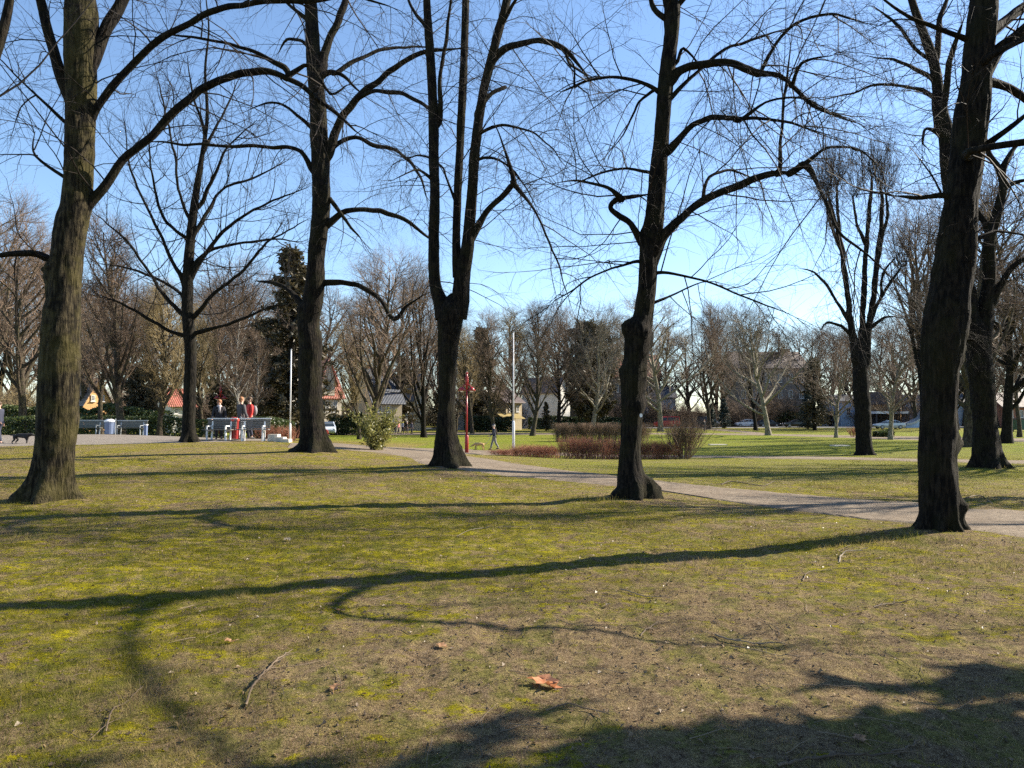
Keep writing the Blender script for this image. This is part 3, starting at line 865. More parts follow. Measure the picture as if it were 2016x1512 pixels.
# 3
hero_tree('dark tree forking into three upright stems, between the leafy bush and the red lamp post', (880, 923), 20.0,
    [(882, 923, 34), (881, 900, 26), (878, 860, 20.5), (879, 800, 17.5), (881, 730, 17.5), (883, 680, 19.5), (886, 645, 24), (887, 618, 26), (888, 602, 22), (889, 588, 13), (890, 578, 3)],
    forks=[([(876, 625, 20), (868, 596, 15), (857, 560, 12), (854, 500, 11), (856, 400, 10), (854, 300, 10), (853, 225, 10), (848, 125, 9), (843, 50, 8), (840, 0, 7), (836, -80, 6)], .3),
           ([(902, 545, 11), (899, 500, 9), (899, 440, 8), (905, 300, 8), (912, 150, 8), (917, 0, 7), (918, -80, 6)], .6),
           ([(898, 625, 20), (906, 590, 18), (911, 540, 16), (920, 490, 13), (926, 430, 11), (935, 300, 10), (948, 200, 9), (965, 125, 9), (985, 50, 8), (998, 0, 8), (1014, -80, 7)], -.3)],
    limbs=[([(932, 462, 7), (958, 420, 6), (985, 392, 5.5), (1004, 370, 6), (1010, 362, 7)], -.4),
           ([(1008, 366, 4), (995, 310, 2.5), (972, 260, 2)], -.5), ([(1008, 368, 4), (1050, 420, 2.5), (1085, 500, 2), (1115, 590, 1.5)], -.8),
           ([(950, 205, 8), (962, 150, 7), (985, 108, 7), (1015, 93, 6), (1058, 87, 5.5), (1098, 97, 5.5), (1128, 120, 4), (1158, 160, 2)], -.8),
           ([(1120, 116, 3), (1125, 150, 2.5), (1160, 175, 1.5)], -.8),
           ([(943, 222, 5), (968, 190, 4), (990, 180, 4), (996, 178, 5)], .5),
           ([(938, 320, 3), (975, 312, 2.5), (1015, 340, 2), (1050, 400, 1.5)], .5), ([(940, 270, 3), (990, 250, 2.5), (1050, 262, 2), (1105, 320, 1.5)], -.8),
           ([(900, 400, 3), (870, 330, 2), (830, 300, 2), (790, 310, 1.5)], 1), ([(850, 350, 3), (820, 330, 2), (780, 350, 1.5)], -1), ([(866, 230, 5), (864, 150, 4), (880, 60, 3.5), (888, -40, 3)], -.5),
           ([(985, 60, 4), (1010, 20, 3), (1040, -30, 3)], -.7), ([(843, 60, 4), (810, 10, 3), (790, -50, 3)], .7)],
    seed=37, sides=32, step=.08, burls=((6.0, 1.6, .28, .7, .30), (.7, .5, .3, .5, .2)), flare_h=.8, lobes=5, base_extra=.2,
    upper=[((836, -80), .08, 4.5, 9, 2.6), ((1014, -80), .09, 4.5, 9, 2.6)], dens=.85, epic=((1008, 366, 10, 1.3),), len2=(1.2, 3.0))
# 4
t4 = hero_tree('knobbly dark lime tree with a swollen burl at its foot, before the clipped hedge', (1243, 988), 15.2,
    [(1243, 985, 38), (1246, 960, 33), (1242, 930, 24), (1241, 880, 20), (1244, 825, 19.5), (1245, 803, 23.5), (1246, 775, 22), (1248, 742, 24.5), (1252, 710, 22), (1257, 668, 26.5), (1258, 648, 27), (1265, 628, 20), (1269, 600, 18.5), (1274, 560, 18), (1278, 500, 19), (1283, 465, 20.5), (1289, 425, 18), (1293, 380, 17), (1296, 350, 17), (1300, 300, 15), (1304, 240, 15), (1309, 180, 14.5), (1316, 120, 15), (1322, 60, 15), (1324, 20, 15), (1318, -10, 15), (1316, -90, 12)],
    limbs=[([(1285, 505, 12), (1300, 478, 11), (1318, 452, 9), (1345, 425, 8), (1375, 398, 7.5), (1425, 372, 7.5), (1480, 354, 6.5), (1515, 345, 6.5), (1540, 340, 8)], -.7),
           ([(1538, 342, 5), (1585, 318, 3), (1620, 311, 2.5), (1665, 325, 2), (1695, 355, 1.5)], -1), ([(1540, 342, 6), (1568, 380, 3.5), (1595, 435, 3), (1625, 485, 2.5), (1665, 520, 2), (1705, 560, 1.5)], -1.2),
           ([(1511, 345, 3.5), (1513, 300, 3), (1525, 200, 2.5), (1532, 130, 2)], 0), ([(1375, 398, 3.5), (1388, 355, 3), (1425, 345, 2.5), (1480, 365, 1.5)], .6),
           ([(1318, 294, 8), (1345, 262, 6), (1380, 240, 6), (1415, 230, 5.5), (1440, 230, 6)], -1), ([(1438, 232, 3.5), (1490, 250, 2.5), (1550, 278, 2), (1600, 300, 1.5)], -1.5), ([(1436, 225, 3.5), (1480, 220, 2.5), (1545, 225, 2), (1590, 250, 1.5)], -.5),
           ([(1325, 155, 9), (1345, 138, 8), (1385, 125, 7.5), (1430, 121, 7), (1465, 132, 7), (1488, 142, 7.5), (1525, 145, 5), (1555, 165, 4.5), (1590, 203, 4), (1630, 220, 3), (1692, 246, 1.5)], -.8),
           ([(1492, 138, 3.5), (1518, 95, 3), (1555, 60, 3), (1610, 45, 2.5), (1650, 50, 2), (1690, 62, 1.5)], -1.3), ([(1568, 168, 3), (1573, 142, 3), (1618, 132, 1.5)], -.8),
           ([(1326, 190, 4), (1370, 145, 3.5), (1420, 105, 3), (1480, 75, 2.5), (1560, 55, 2)], .8), ([(1335, 120, 3), (1345, 95, 3), (1380, 125, 2.5)], 0),
           ([(1264, 475, 8), (1245, 440, 6), (1225, 425, 6), (1207, 412, 5), (1206, 400, 5), (1218, 390, 5), (1245, 388, 3.5), (1275, 384, 3)], -.5), ([(1218, 392, 5), (1190, 372, 3), (1140, 362, 2), (1100, 368, 1.5)], -.8),
           ([(1292, 176, 4), (1255, 161, 3.5), (1208, 155, 3), (1150, 165, 2.5), (1110, 178, 3)], -.6), ([(1110, 178, 2), (1118, 145, 1.5), (1095, 120, 1.5)], -.6),
           ([(1295, 175, 3), (1262, 200, 2.5), (1240, 232, 2), (1212, 285, 1.5)], .5), ([(1282, 342, 3), (1232, 335, 2.5), (1180, 346, 2), (1125, 362, 1.5)], .6),
           ([(1262, 514, 3), (1205, 530, 2.2), (1130, 565, 1.7), (1080, 600, 1.2)], -1), ([(1296, 535, 3), (1340, 540, 2.4), (1420, 558, 2), (1495, 595, 1.6), (1560, 622, 1.2)], -.6),
           ([(1286, 597, 2.5), (1330, 575, 2), (1395, 555, 1.5)], .4), ([(1300, 30, 5), (1285, 8, 5), (1275, -40, 4)], .3), ([(1335, 10, 5), (1370, -30, 4), (1400, -80, 3)], -.5)],
    seed=41, sides=40, step=.05, burls=((.40, .1, .26, 1.0, .24), (.52, -.1, .10, .5, .12), (.30, .5, .09, .35, .14), (.35, 1.3, .2, .6, .22), (.55, .9, .08, .3, .10), (2.1, .1, .10, .8, .22), (2.35, 1.6, .16, .5, .25), (2.75, 3.1, .18, .7, .16), (3.3, 1.2, .2, .5, .2), (3.55, 3.1, .12, .8, .22), (3.3, .2, .14, .5, .14), (5.4, 3.1, .15, .5, .2), (9.9, 2.9, .2, .6, .3)), flare_h=.5, base_extra=.25,
    upper=[((1316, -90), .15, 6.0, 14, 4.0)], dens=1.0, epic=((1268, 740, 22, .35), (1262, 700, 10, .3), (1262, 775, 18, .35), (1300, 490, 10, .8), (1215, 395, 14, .9), (1590, 210, 12, .8), (1437, 230, 12, 1.0)), len2=(1.0, 2.8))
# small white tag nailed on tree 4
tg = P(1258, 818, 15.2)
mb = MB(); mb.prism([(0.028 * math.cos(a) , 0.038 * math.sin(a)) for a in np.linspace(0, 2 * math.pi, 13)[:-1]], 'y', -.004, .004)
tgm = mb.build('number_tag', M['white_paint'], t4, np.array(tg) - np.array(t4.location) + np.array([0.0, -.245, 0]))
# 5
rowsA = shadow_rows([(660, 1195, 4.9, .045), (800, 1220, 4.9, .042), (1100, 1240, 5.0, .035), (1350, 1262, 5.1, .028), (1550, 1270, 5.1, .02)])
rowsB = shadow_rows([(290, 1205, 6.5, .07), (255, 1270, 6.4, .065), (300, 1340, 6.3, .06), (400, 1430, 6.2, .055), (520, 1500, 6.1, .05)])
rowsC = shadow_rows([(640, 1105, 5.5, .035), (750, 1080, 5.7, .03), (900, 1060, 5.9, .02)])
rowsB = [[*q[:3], q[3] * .6] for q in rowsB]; rowsA.insert(0, [*P(1906, 310, 10.7), .07]); rowsB.insert(0, [*P(1925, 130, 10.7), .06]); rowsC.insert(0, [*P(1908, 280, 10.7), .045])
hero_tree('broad dark leaning trunk nearest the gravel path on the right, throwing the long shadow', (1850, 1052), 10.7,
    [(1851, 1050, 40), (1850, 1020, 37), (1848, 950, 35), (1846, 900, 34), (1848, 850, 33), (1848, 800, 32), (1850, 740, 34), (1853, 700, 38), (1856, 650, 39), (1863, 610, 38), (1870, 570, 36), (1877, 530, 36), (1882, 490, 36), (1884, 460, 34), (1887, 430, 31), (1892, 400, 29), (1900, 350, 30), (1908, 280, 30), (1915, 220, 30), (1922, 150, 28), (1930, 60, 27), (1936, 0, 26), (1942, -100, 24)],
    limbs=[([(1940, 140, 16), (1965, 100, 12), (1985, 78, 11), (2020, 48, 10), (2070, 10, 9)], -.3), ([(1942, 70, 13), (1978, 35, 10), (2020, 5, 9), (2060, -30, 8)], .6), ([(1945, 162, 8), (1985, 175, 7), (2020, 198, 6), (2070, 240, 4)], .5),
           ([(1935, 292, 8), (1965, 270, 6), (2000, 245, 5), (2040, 215, 4)], -.6), ([(1868, 388, 6), (1835, 388, 5), (1800, 390, 4), (1768, 388, 3)], .3),
           ([(1905, 78, 5), (1850, 55, 4), (1795, 32, 3.5), (1720, -15, 3)], -.3), ([(1770, 388, 2), (1740, 370, 1.5), (1700, 350, 1.2)], .3),
           ([(1925, 470, 4), (1960, 455, 3), (2000, 462, 2), (2040, 480, 1.5)], .3)],
    extra_rows=[rowsA, rowsB],
    seed=53, sides=48, step=.045, burls=((1.55, .15, .14, .6, .28), (3.0, .1, .35, .7, .20), (3.9, 3.2, .2, .5, .12), (.65, -.4, .14, .6, .18), (4.3, .0, .25, .5, -.10), (2.4, 1.2, .3, .4, -.08)), flare_h=.28, lobes=7,
    upper=[((1942, -100), .21, 7.5, 12, 4.5)], dens=.62, epic=((1870, 462, 16, .9), (1905, 540, 10, .8), (1920, 230, 8, .6)), len2=(.8, 2.0))
# 6 pollarded, middle distance right
t6l = []
for pl in ([(1690, 715, 12), (1678, 660, 9), (1670, 600, 7), (1664, 540, 6), (1652, 470, 5), (1640, 420, 4.5), (1630, 385, 4)],
           [(1696, 700, 11), (1698, 640, 8), (1701, 560, 6.5), (1706, 480, 5.5), (1712, 410, 5), (1716, 350, 5)],
           [(1702, 715, 11), (1712, 640, 8), (1722, 560, 6.5), (1730, 480, 5.5), (1736, 420, 5), (1734, 365, 5)],
           [(1666, 560, 5), (1655, 500, 4), (1648, 430, 4), (1645, 368, 4)], [(1726, 520, 5), (1742, 460, 4), (1752, 410, 4), (1748, 370, 3.5)],
           [(1675, 640, 5), (1650, 600, 4), (1625, 560, 3.5), (1600, 535, 2.5), (1580, 530, 2)], [(1714, 640, 5), (1735, 590, 4), (1755, 555, 3.5), (1775, 528, 4)],
           [(1680, 665, 5), (1655, 642, 4), (1630, 636, 3), (1615, 650, 2)], [(1715, 650, 4), (1745, 625, 3), (1768, 625, 2)], [(1655, 500, 4), (1632, 440, 3.5), (1618, 390, 4)], [(1706, 480, 4), (1690, 430, 3.5), (1685, 385, 4)],
           [(1735, 590, 3), (1738, 540, 3), (1760, 510, 3)]):
    t6l.append((pl, random.Random(len(pl)).uniform(-1.5, 1.5)))
t6l = [([(a_, b_, c_ * .78) for a_, b_, c_ in q_], e_) for q_, e_ in t6l]
hero_tree('pollarded tree with bundles of upright stems, middle distance left of the broad leaning trunk', (1702, 896), 43.0,
    [(1702, 895, 17), (1701, 870, 15), (1699, 830, 15), (1697, 790, 15), (1693, 750, 14), (1695, 712, 13), (1696, 690, 8), (1697, 676, 2)], limbs=t6l, seed=61, sides=24, step=.15, bark='bark_dark',
    burls=((4.0, .3, .3, .8, .3),), dens=.5, crown='up', len2=(1.2, 2.6), fine=True, base_extra=.1, epic=[(x, y, 46, 3.6) for x, y in ((1630, 385), (1716, 350), (1734, 365), (1645, 368), (1748, 370), (1775, 528), (1618, 390), (1685, 385))],
    tree_name='pollarded_tree', flare_h=.3, group='trees in the middle distance')
# 7
hero_tree('large two stemmed tree just behind the broad leaning trunk, roots on the lawn', (1945, 926), 25.0,
    [(1946, 926, 31), (1944, 900, 25), (1941, 850, 22), (1936, 780, 21.5), (1929, 710, 22), (1923, 660, 23), (1921, 630, 14), (1920, 612, 3)],
    forks=[([(1915, 670, 20), (1905, 600, 19), (1893, 520, 17), (1880, 420, 16), (1868, 330, 15), (1862, 260, 14), (1850, 205, 11), (1840, 130, 10), (1818, 65, 8), (1795, 0, 7), (1780, -70, 6)], .8),
           ([(1932, 670, 20), (1942, 600, 15), (1948, 540, 12), (1947, 480, 11), (1960, 430, 9), (1975, 365, 7.5), (1965, 330, 6), (1945, 298, 5), (1935, 250, 4)], -.4)],
    limbs=[([(1862, 245, 9), (1870, 190, 7), (1878, 130, 6), (1890, 80, 5), (1905, 40, 4)], -1), ([(1850, 240, 7), (1846, 170, 6), (1855, 100, 6), (1860, 30, 5), (1885, -30, 4)], 1),
           ([(1948, 478, 7), (1932, 440, 6), (1918, 412, 5), (1905, 370, 3)], .6), ([(1953, 590, 9), (1972, 555, 7), (1990, 528, 6), (2030, 503, 5)], -.6), ([(1966, 332, 5), (1985, 300, 4), (2025, 268, 3)], .5),
           ([(1866, 265, 4), (1835, 245, 3), (1825, 270, 4)], -.5), ([(1858, 185, 4), (1800, 160, 3), (1740, 155, 2.5), (1690, 172, 2), (1640, 185, 1.5)], -1), ([(1845, 140, 4), (1790, 110, 3), (1730, 100, 2)], 1), ([(1830, 90, 3), (1780, 30, 3), (1740, 0, 2)], -.5), ([(1975, 370, 4), (2010, 360, 3), (2050, 370, 2)], -1)],
    seed=71, sides=32, step=.1, bark='bark', flare_h=.8, lobes=4, dens=1.0, upper=[((1780, -70), .10, 4, 9, 3.5)], base_extra=.2, len2=(1.0, 2.8))
# 8
t8limbs = [([(370, 662, 7), (345, 655, 5), (320, 645, 4.5), (280, 618, 4), (240, 597, 3), (190, 580, 2)], -1), ([(385, 655, 6), (430, 645, 4.5), (480, 628, 4), (530, 605, 3), (570, 598, 2)], -.8),
    ([(365, 625, 6), (320, 580, 5), (280, 515, 4), (240, 465, 3), (190, 425, 2)], .6), ([(362, 560, 6), (335, 505, 5), (305, 440, 4), (280, 390, 3.5), (260, 340, 3), (245, 250, 2)], -1),
    ([(375, 535, 6), (410, 495, 5), (460, 482, 4), (530, 472, 3), (590, 475, 2)], .8), ([(382, 622, 6), (425, 575, 5), (480, 530, 4), (525, 480, 3.5), (600, 435, 2)], -.8),
    ([(378, 545, 6), (430, 465, 5), (490, 420, 4), (540, 395, 3), (600, 370, 2)], -1), ([(383, 460, 6), (410, 415, 5), (440, 370, 4), (500, 350, 3), (560, 320, 2)], 1.2), ([(380, 440, 5), (355, 390, 4), (345, 320, 3.5), (330, 240, 3), (310, 150, 2)], 1),
    ([(368, 470, 5), (320, 425, 4), (300, 340, 3), (290, 260, 2)], -1.5), ([(395, 400, 5), (430, 330, 4), (450, 290, 3), (500, 240, 2)], -1), ([(405, 290, 4), (440, 220, 3), (470, 160, 2)], .5), ([(402, 260, 4), (380, 190, 3), (370, 120, 2)], -.5), ([(366, 590, 5), (330, 560, 4), (260, 530, 3), (200, 520, 2)], 1.5)]
t8limbs = [([(a_, b_, c_ * .68) for a_, b_, c_ in q_], e_) for q_, e_ in t8limbs]
hero_tree('slim dark tree with fanning branches at the near edge of the paved plaza', (372, 871), 31.0,
    [(372, 873, 15), (372, 840, 12.5), (373, 780, 11.5), (375, 700, 11), (373, 660, 12), (369, 600, 10.5), (371, 520, 9.5), (377, 450, 8.5), (386, 380, 7), (397, 310, 4.5), (408, 230, 3.5), (404, 140, 2.5), (411, 60, 1.8), (406, 0, 1.2)],
    limbs=t8limbs, seed=83, sides=24, step=.12, bark='bark_dark', dens=.78, crown='up', len2=(1.2, 3.2), maxr=.024, base_extra=.1, flare_h=.4, group='trees in the middle distance')
# 0: limb of a tree just outside the left edge
r0 = np.array([[*P(-260, 700, 9), .26], [*P(-250, 400, 9), .24], [*P(-240, 150, 9), .22], [*P(-230, -100, 9), .2]])
hero_tree('dark tree just outside the left edge, only one limb tip showing in the top corner', (-262, 1090), 9.0,
    [(-262, 1090, 46), (-260, 950, 40), (-255, 700, 38), (-250, 400, 36), (-240, 100, 34), (-235, -200, 30)],
    limbs=[([(-225, 380, 18), (-130, 280, 13), (-40, 180, 10), (2, 70, 9), (16, 0, 8), (30, -80, 7)], 0)], seed=91, sides=24, upper=[((-235, -200), .2, 5, 5, 3)], dens=.1, fine=False, crown='up')

# ------------------------------------------------------------------ trees of the background, one mesh set per kind, copied
def bare_proto(seed, H, style):
    """returns (trunk mesh, crown mesh) in local metres"""
    rs = np.random.RandomState(seed)
    tr, cr = TM(), TM()
    z = np.zeros((1, 3)); z[0, 2] = -.15
    up = np.array([[rs.normal(0, .04), rs.normal(0, .04), 1.0]])
    tw = {'round': .10, 'tall': .03, 'plane': .12, 'slim': .03, 'multi': .1}[style]
    r0 = {'round': .021, 'tall': .018, 'plane': .021, 'slim': .014, 'multi': .018}[style] * H
    P1, R1 = grow(rs, z, up, np.array([H * .93]), np.array([r0]), 16, .05, .06, .12)
    R1[0, 0] *= 1.45
    tr.add(P1, R1, 12)
    n1 = {'round': 22, 'tall': 34, 'plane': 20, 'slim': 30, 'multi': 18}[style]
    t0 = {'round': .13, 'tall': .14, 'plane': .14, 'slim': .2, 'multi': .04}[style]
    ang = {'round': (35, 62), 'tall': (28, 50), 'plane': (35, 75), 'slim': (30, 60), 'multi': (14, 40)}[style]
    lf = {'round': .50, 'tall': .34, 'plane': .50, 'slim': .24, 'multi': .62}[style] * H
    S, D, L, R = spawn(rs, P1, R1, n1, t0, .97, ang, lambda t, r_: lf * (1.08 - .78 * t ** 1.3), r0 * .5, .1, .22)
    P2, R2 = grow(rs, S, D, L, R, 10, tw, .07, .2)
    tr.add(P2, R2, 6)
    S, D, L, R = spawn(rs, P2, R2, 8, .18, 1.0, (25, 60), lambda t, r_: lf * .42 * (1.1 - .7 * t), r0 * .16, .06, .3)
    P3, R3 = grow(rs, S, D, L, R, 6, .14, .05, .25)
    cr.add(P3, R3, 3)
    S, D, L, R = spawn(rs, P3, R3, 7, .12, 1.0, (22, 60), lambda t, r_: lf * .19 * (1.1 - .6 * t), .014, .04, .3)
    P4, R4 = grow(rs, S, D, L, R, 3, .17, .03, .4)
    cr.add(P4, R4, 3)
    S, D, L, R = spawn(rs, P4, R4, 4, .15, 1.0, (22, 60), lambda t, r_: lf * .085 * np.ones_like(t), .008, .03, .3)
    P5, R5 = grow(rs, S, D, L, R, 2, .15, 0, .6)
    cr.add(P5, R5, 3)
    return tr.mesh('trunk'), cr.mesh('crown')
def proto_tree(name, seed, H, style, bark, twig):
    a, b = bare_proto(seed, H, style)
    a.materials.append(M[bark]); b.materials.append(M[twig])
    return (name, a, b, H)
BG = {
    'brown': proto_tree('bare_tree', 1, 15, 'round', 'bark_far', 'twig_far'),
    'brown2': proto_tree('bare_tree', 2, 17, 'tall', 'bark_far', 'twig_far'),
    'grey': proto_tree('bare_tree', 3, 15, 'round', 'bark_dark', 'twig_grey'),
    'grey2': proto_tree('bare_tree', 4, 16, 'multi', 'bark_dark', 'twig_grey'),
    'pale': proto_tree('pale_barked_tree', 5, 14, 'plane', 'bark_pale', 'twig_pale'),
    'pale2': proto_tree('pale_barked_tree', 6, 12, 'plane', 'bark_pale', 'twig_grey'),
    'yellow': proto_tree('bare_tree', 7, 14, 'tall', 'bark_far', 'twig_yellow'),
    'slim': proto_tree('slim_bare_tree', 8, 14, 'slim', 'bark_far', 'twig_far'),
    'birch': proto_tree('birch_tree', 9, 12, 'slim', 'bark_birch', 'twig_grey'),
}
rnd = random.Random(5)
def put_tree(kind, px, d, top_py, label, group='bare trees behind the lawns', rz=None, wid=1.0):
    name, a, b, H = BG[kind]
    base = at(px, d)
    h = P(px, top_py, d)[2] - base[2]
    s = h / H
    rz = rnd.uniform(0, 6.28) if rz is None else rz
    root = empty(name, base, label, 'tree', group, rz)
    root.scale = (s * wid, s * wid, s)
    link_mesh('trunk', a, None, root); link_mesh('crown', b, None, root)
    return root

# conifers
def conifer_proto(seed, H, W, mat, kind='spruce'):
    rs = np.random.RandomState(seed)
    tr = TM(); z = np.zeros((1, 3))
    P1, R1 = grow(rs, z, np.array([[0, 0, 1.0]]), np.array([H]), np.array([.022 * H]), 12, .01, .1, .08)
    tr.add(P1, R1, 10)
    n = 150 if kind == 'spruce' else 200
    hh = np.sort(rs.uniform(.07, .98, n))
    a = rs.uniform(0, 6.28, n)
    if kind == 'spruce': Lr = W * .5 * (1.02 - hh) ** .75 * rs.uniform(.4, 1.3, n)
    else: Lr = W * .5 * np.sqrt(np.clip(1 - ((hh - .45) / .56) ** 2, .03, 1)) * rs.uniform(.75, 1.1, n)
    S = np.stack([0 * a, 0 * a, hh * H], -1)
    D = np.stack([np.cos(a), np.sin(a), np.full(n, .12 if kind == 'spruce' else .55)], -1)
    P2, R2 = grow(rs, S, D, Lr, np.full(n, .035), 8, .06, -.035 if kind == 'spruce' else .04, .2)
    tr.add(P2, R2, 4)
    S, D, L, R = spawn(rs, P2, R2, 14, .12, 1.0, (35, 75), lambda t, r_: .22 * W * (1.15 - .8 * t) * .5, .01, -.1)
    P3, R3 = grow(rs, S, D, L, R, 5, .1, -.06, .3)
    # sprays of needles: small faces hung along the twigs
    V = []; k = 7
    m = P3.shape[0]
    t = rs.uniform(0, 3.99, (m, k)); i = t.astype(int); f = (t - i)[..., None]
    mm = np.arange(m)[:, None]
    c = P3[mm, i] * (1 - f) + P3[mm, i + 1] * f
    c = c.reshape(-1, 3); nn = len(c)
    dd = norm(rs.normal(0, 1, (nn, 3)) + np.array([0, 0, -.4])); ee = norm(np.cross(dd, rs.normal(0, 1, (nn, 3))))
    sz = rs.uniform(.5, 1.2, nn)[:, None] * (.022 * W + .05)
    T = np.stack([c - ee * sz * .45, c + ee * sz * .45, c + dd * sz * 1.9], 1).reshape(-1, 3)
    me = raw_mesh('crown', T, None, False, np.arange(len(T)).reshape(-1, 3)); me.materials.append(M[mat])
    a_ = tr.mesh('trunk'); a_.materials.append(M['bark_dark'])
    return ('spruce_tree' if kind == 'spruce' else 'evergreen_tree', a_, me, H)
BG['spruce'] = conifer_proto(21, 15, 6.5, 'needles')
BG['spruce_blue'] = conifer_proto(22, 8, 4.5, 'needles_blue')
BG['dome'] = conifer_proto(23, 13, 9.5, 'needles', 'dome')

def leaf_quads(rs, c, size, mat, name='foliage', flat=0.0):
    nn = len(c)
    d = norm(rs.normal(0, 1, (nn, 3)) * np.array([1, 1, 1 - flat])); e = norm(np.cross(d, rs.normal(0, 1, (nn, 3))))
    s = (rs.uniform(.6, 1.3, nn) * size)[:, None]
    T = np.stack([c - d * s, c + e * s * .5, c + d * s, c - e * s * .5], 1).reshape(-1, 3)
    me = raw_mesh(name, T, np.arange(len(T)).reshape(-1, 4), False); me.materials.append(M[mat])
    return me
def hedge(name, label, p0, p1, h, w, mat, seed, n=9000, size=.07, cat='hedge', group=None, bulge=.12):
    """leafy hedge between two ground points: foliage shell plus woody stems"""
    rs = np.random.RandomState(seed)
    p0, p1 = np.array(p0[:2]), np.array(p1[:2])
    L = np.linalg.norm(p1 - p0); dr = (p1 - p0) / L; nr = np.array([-dr[1], dr[0]])
    mid = (p0 + p1) / 2
    root = empty(name, (mid[0], mid[1], tz(*mid)), label, cat, group)
    u = rs.uniform(0, 1, n); side = rs.uniform(0, 1, n)
    hh = h * (1 + bulge * fbm2(u * L, u * 0, .5, 3, seed))
    t = rs.uniform(-1, 1, n); zz = rs.uniform(0, 1, n)
    on_top = side < .4
    v = np.where(on_top, t, np.sign(t) * (1 - .15 * rs.uniform(0, 1, n) ** 2)) * w / 2
    z = np.where(on_top, hh * (1 - .10 * rs.uniform(0, 1, n) ** 2), hh * zz ** .8)
    v = v * (1 + .25 * fbm2(u * L, z, 1.0, 3, seed + 4)); z = z - .15 * h * (np.abs(v) / (w / 2)) ** 4
    XY = p0[None] + dr[None] * (u * L)[:, None] + nr[None] * v[:, None]
    Z = terrain(XY[:, 0], XY[:, 1]) + z
    c = np.c_[XY, Z] - np.array(root.location)
    link_mesh('foliage', leaf_quads(rs, c, size, mat), None, root)
    k = int(max(10, L * 5)); u = rs.uniform(0, 1, k)
    XY = p0[None] + dr[None] * (u * L)[:, None] + nr[None] * rs.uniform(-.3, .3, k)[:, None] * w
    S = np.c_[XY, terrain(XY[:, 0], XY[:, 1]) - .05] - np.array(root.location)
    Pt, R = grow(rs, S, np.tile([0, 0, 1.0], (k, 1)) + rs.normal(0, .15, (k, 3)), rs.uniform(.7, .9, k) * h, rs.uniform(.012, .03, k), 5, .1, .05, .4)
    tm = TM(); tm.add(Pt, R, 4)
    S, D, L2, R = spawn(rs, Pt, R, 8, .1, 1, (20, 60), .3 * h, .01)
    tm.add(*grow(rs, S, D, L2, R, 4, .15, .05, .4), 3)
    link_mesh('stems', tm.mesh('stems'), M['bark_dark'], root)
    return root
_SH = {}
def shared_shrub(key, label, x, y, sx, sy, sz, rz, *a, **k):
    """first one is grown, the next ones share its meshes"""
    if key not in _SH:
        _SH[key] = twig_shrub(a[0], label, x, y, *a[1:], **k); r = _SH[key]
    else:
        r = copy_tree(_SH[key], (x, y, tz(x, y)), rz, 1.0, label)
    r.scale = (sx, sy, sz); r.rotation_euler = (0, 0, rz)
    return r
def twig_shrub(name, label, x, y, h, w, twig, seed, stems=40, spread=(5, 45), cat='shrub', group=None, levels=3, r=.012, wl=None, up=.05, flat_top=False, per=8, base_r=None, depth=None):
    rs = np.random.RandomState(seed)
    z = tz(x, y)
    root = empty(name, (x, y, z), label, cat, group)
    br = base_r if base_r else w * .12
    k = stems
    a = rs.uniform(0, 6.28, k); q = np.sqrt(rs.uniform(0, 1, k))
    ex = (wl or br) ; ey = (depth or br)
    S = np.stack([np.cos(a) * q * ex, np.sin(a) * q * ey, np.full(k, -.05)], -1)
    tilt = np.radians(rs.uniform(spread[0], spread[1], k)) * (q if wl is None else 1)
    b = a if wl is None else rs.uniform(0, 6.28, k)
    D = np.stack([np.cos(b) * np.sin(tilt), np.sin(b) * np.sin(tilt), np.cos(tilt)], -1)
    P1, R1 = grow(rs, S, D, h * rs.uniform(.75, 1.1, k) / (1 if flat_top else np.maximum(np.cos(tilt), .7)) * .9, np.full(k, r), 8, .07, up, .35)
    tm = TM(); 
    tm2 = TM()
    tm.add(P1, R1, 5)
    S, D, L, R = spawn(rs, P1, R1, per, .25, 1.0, (15, 50), lambda t, r_: h * .36 * (1.2 - .7 * t), r * .5, .1)
    P2, R2 = grow(rs, S, D, L, R, 4, .13, .05, .4)
    if flat_top: P2[..., 2] = np.minimum(P2[..., 2], h * (1 + .02 * np.sin(P2[..., 0] * 3)))
    tm2.add(P2, R2, 3)
    if levels > 2:
        S, D, L, R = spawn(rs, P2, R2, 5, .2, 1.0, (15, 50), h * .13, r * .28, .1)
        P3, R3 = grow(rs, S, D, L, R, 2, .12, .03, .5)
        if flat_top: P3[..., 2] = np.minimum(P3[..., 2], h * (1 + .02 * np.sin(P3[..., 0] * 3)))
        tm2.add(P3, R3, 3)
    link_mesh('stems', tm.mesh('stems'), M[twig], root)
    link_mesh('twigs', tm2.mesh('twigs'), M[twig], root)
    return root

